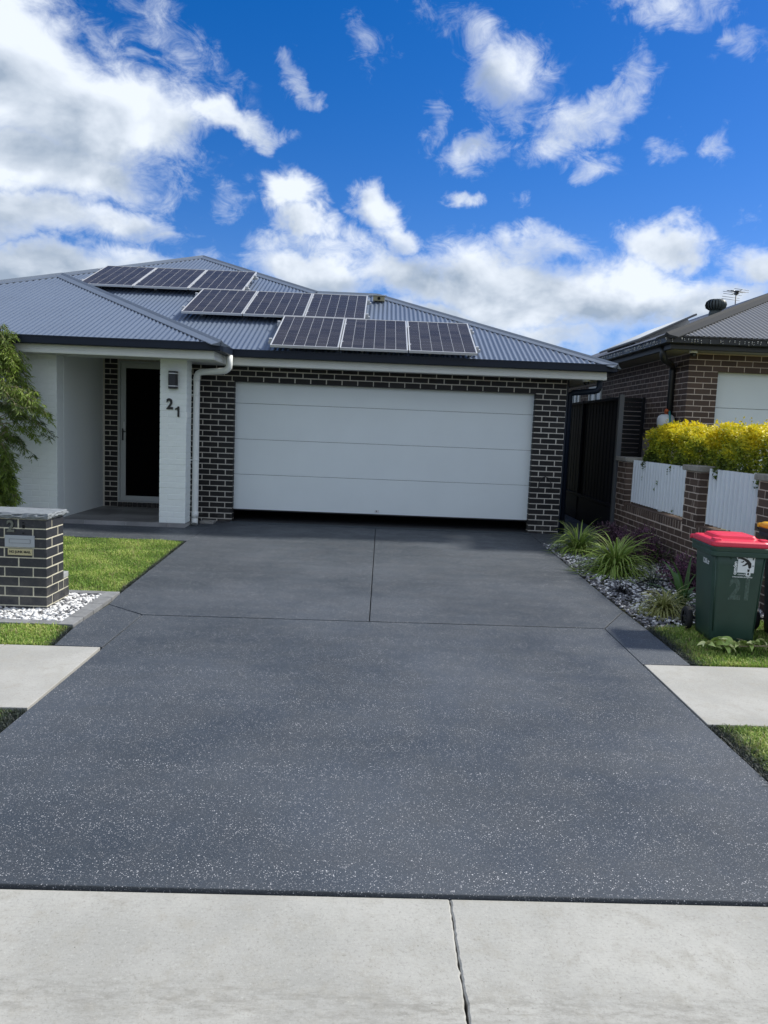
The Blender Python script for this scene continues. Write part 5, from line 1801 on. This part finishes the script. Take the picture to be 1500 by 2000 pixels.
# emblem: white square tile, dark bending figure, small outlined foot, lettering
EU, EZ, ES = .045, .665, .132
sq = flat_poly([[(-ES / 2, -ES / 2), (ES / 2, -ES / 2), (ES / 2, ES / 2), (-ES / 2, ES / 2)]], 'emblem', M_WTXT, BIN)
put_front(sq, EU, EZ); sq['label'] = 'white square council emblem'
white2 = flat_poly([stroke([(-.078, .052), (-.05, .060), (-.015, .052), (.012, .036), (.030, .010), (.034, -.02)], [.010, .013, .015, .018, .02, .016]),
                    stroke([(.022, -.030), (.022, -.092)], [.019, .019]), stroke([(.010, -.090), (.034, -.090)], [.006, .006])], 'emblem_outline', M_WTXT, BIN)
put_front(white2, EU, EZ, .0026)
dark = flat_poly([stroke([(-.073, .052), (-.05, .055), (-.02, .047), (.008, .031), (.026, .008), (.030, -.018), (.025, -.028)], [.005, .0075, .009, .012, .015, .012, .006]),
                  stroke([(.006, .012), (-.012, -.004), (-.030, -.010)], [.009, .006, .003]), stroke([(-.020, .030), (-.034, .020), (-.046, .022)], [.006, .004, .002]),
                  stroke([(.0225, -.036), (.0225, -.058)], [.010, .007]), stroke([(.0225, -.064), (.0225, -.082)], [.005, .009]),
                  [(-.006, .056), (.004, .052), (.006, .062), (-.003, .064)], [(.050, -.010), (.058, -.014), (.058, -.004), (.051, -.002)]], 'emblem_figure', M_BLKTXT, BIN)
put_front(dark, EU, EZ, .0034)
t1 = text_obj('camden', .041, 'lettering', M_WTXT, BIN, (0, 0, 0), ext=.0005, bold=.0012, sx=.86)
put_front(t1, EU - .084, EZ - .030); t1.rotation_euler = (math.pi / 2 + tilt, 0, 0); t1.rotation_mode = 'XYZ'
t1.rotation_euler = (Matrix.Rotation(math.pi / 2 + tilt, 3, 'X') @ Matrix.Rotation(math.pi / 2, 3, 'Z')).to_euler()
t2 = text_obj('council', .021, 'lettering', M_WTXT, BIN, (0, 0, 0), ext=.0005, bold=.0003, sx=.95); put_front(t2, EU - .030, EZ - .080)
t3 = text_obj('www.camden.nsw.gov.au', .0175, 'lettering', M_WTXT, BIN, (0, 0, 0), ext=.0005, bold=.0003, sx=.90); put_front(t3, EU - .02, EZ - .102)
t4 = text_obj('21', .235, 'faded_number', M_GHOST, BIN, (0, 0, 0), ext=.0004, bold=.009, sx=.80); put_front(t4, EU - .020, EZ - .215, .0012)


def left_pt(v, z, dep=.0):
    f = max(0, (z - .05) / (hb1 - .05))
    return Vector((-.485 * (.745 + .135 * f) / 2 - dep, v, z))


t5 = text_obj('120Ltr', .058, 'lettering', M_WTXT, BIN, left_pt(-.065, .655, .0022), ext=.0005, bold=.0012, sx=.95)
tl2 = math.atan(.485 * .0675 / (hb1 - .05))
t5.rotation_euler = (Matrix.Rotation(-math.pi / 2, 3, 'Z') @ Matrix.Rotation(math.pi / 2 + tl2, 3, 'X')).to_euler()
BIN2, _h = make_bin('charcoal wheelie bin with yellow lid behind the red lidded one', (3.655, 6.38, zg(6.4) - .012), R(-2), .59, .68, 1.06, M_BIN2, M_YEL)

# cut leafy branch on the grass
CB = thing('cut_branch', 'cut leafy branch wilting on the grass in front of the bins', 'branch', gz(2.95, 5.93, .0))
stp = [(-.24, .02, .02), (-.12, -.01, .035), (.02, -.03, .045), (.16, -.02, .05), (.32, -.05, .04), (.50, -.08, .03), (.70, -.12, .02)]
MB().tube(stp, [.003, .004, .005, .0055, .006, .007, .008], 6).tube([(.10, -.02, .048), (.03, .03, .075), (-.03, .045, .085)], [.004, .003, .002], 5).build('stem', M_STEM, CB)
leaf_m = []
for c0 in ((.46, .55, .18), (.64, .66, .30), (.30, .40, .10)):
    mb = MB(); pts = []
    S = 6
    for s in range(S + 1):
        f = s / S
        w = .021 * math.sin(math.pi * min(1, f ** .75)) + .001
        z_ = .022 * math.sin(f * 2.6) - .02 * f * f
        pts += [(f * .095, -w, z_ + .012 * w / .03), (f * .095, 0, z_), (f * .095, w, z_ + .014 * w / .03)]
    fcs = []
    for s in range(S):
        for q in range(2): fcs.append((s * 3 + q, s * 3 + q + 1, s * 3 + 4 + q, s * 3 + 3 + q))
    mlf = mat('wilted_leaf_%d' % len(leaf_m), c0, .5, spec=.4, var=.15, vscale=20)
    mb.add(pts, fcs, True); leaf_m.append(mb.mesh('leaf', mlf))
rb = random.Random(14)
for k in range(58):
    f = rb.random()
    i_ = min(int(f * 6), 5); p = Vector(stp[i_]).lerp(Vector(stp[i_ + 1]), f * 6 - i_)
    if k < 16: p = Vector((rb.uniform(-.27, -.02), rb.uniform(-.05, .05), rb.uniform(.02, .05)))
    l_ = bpy.data.objects.new('leaf', leaf_m[rb.choice((0, 0, 1, 1, 2))])
    l_.location = p + Vector((rb.uniform(-.01, .01), rb.uniform(-.01, .01), .008))
    l_.rotation_euler = (rb.uniform(-.9, .9), rb.uniform(-.5, .6), rb.uniform(0, 6.28))
    s_ = rb.uniform(.75, 1.25); l_.scale = (s_, s_, s_)
    link(l_, CB)
# black drip hose curling over the pebbles
hp = [(2.95, 7.75), (2.86, 8.0), (2.88, 8.25), (3.02, 8.42), (3.22, 8.5), (3.4, 8.45)]
tag(MB().tube([(x, y, zg(y) + .022) for x, y in hp], .008, 7).build('drip_hose', M_RUBBER), 'thin black drip hose curving over the pebbles', 'hose')
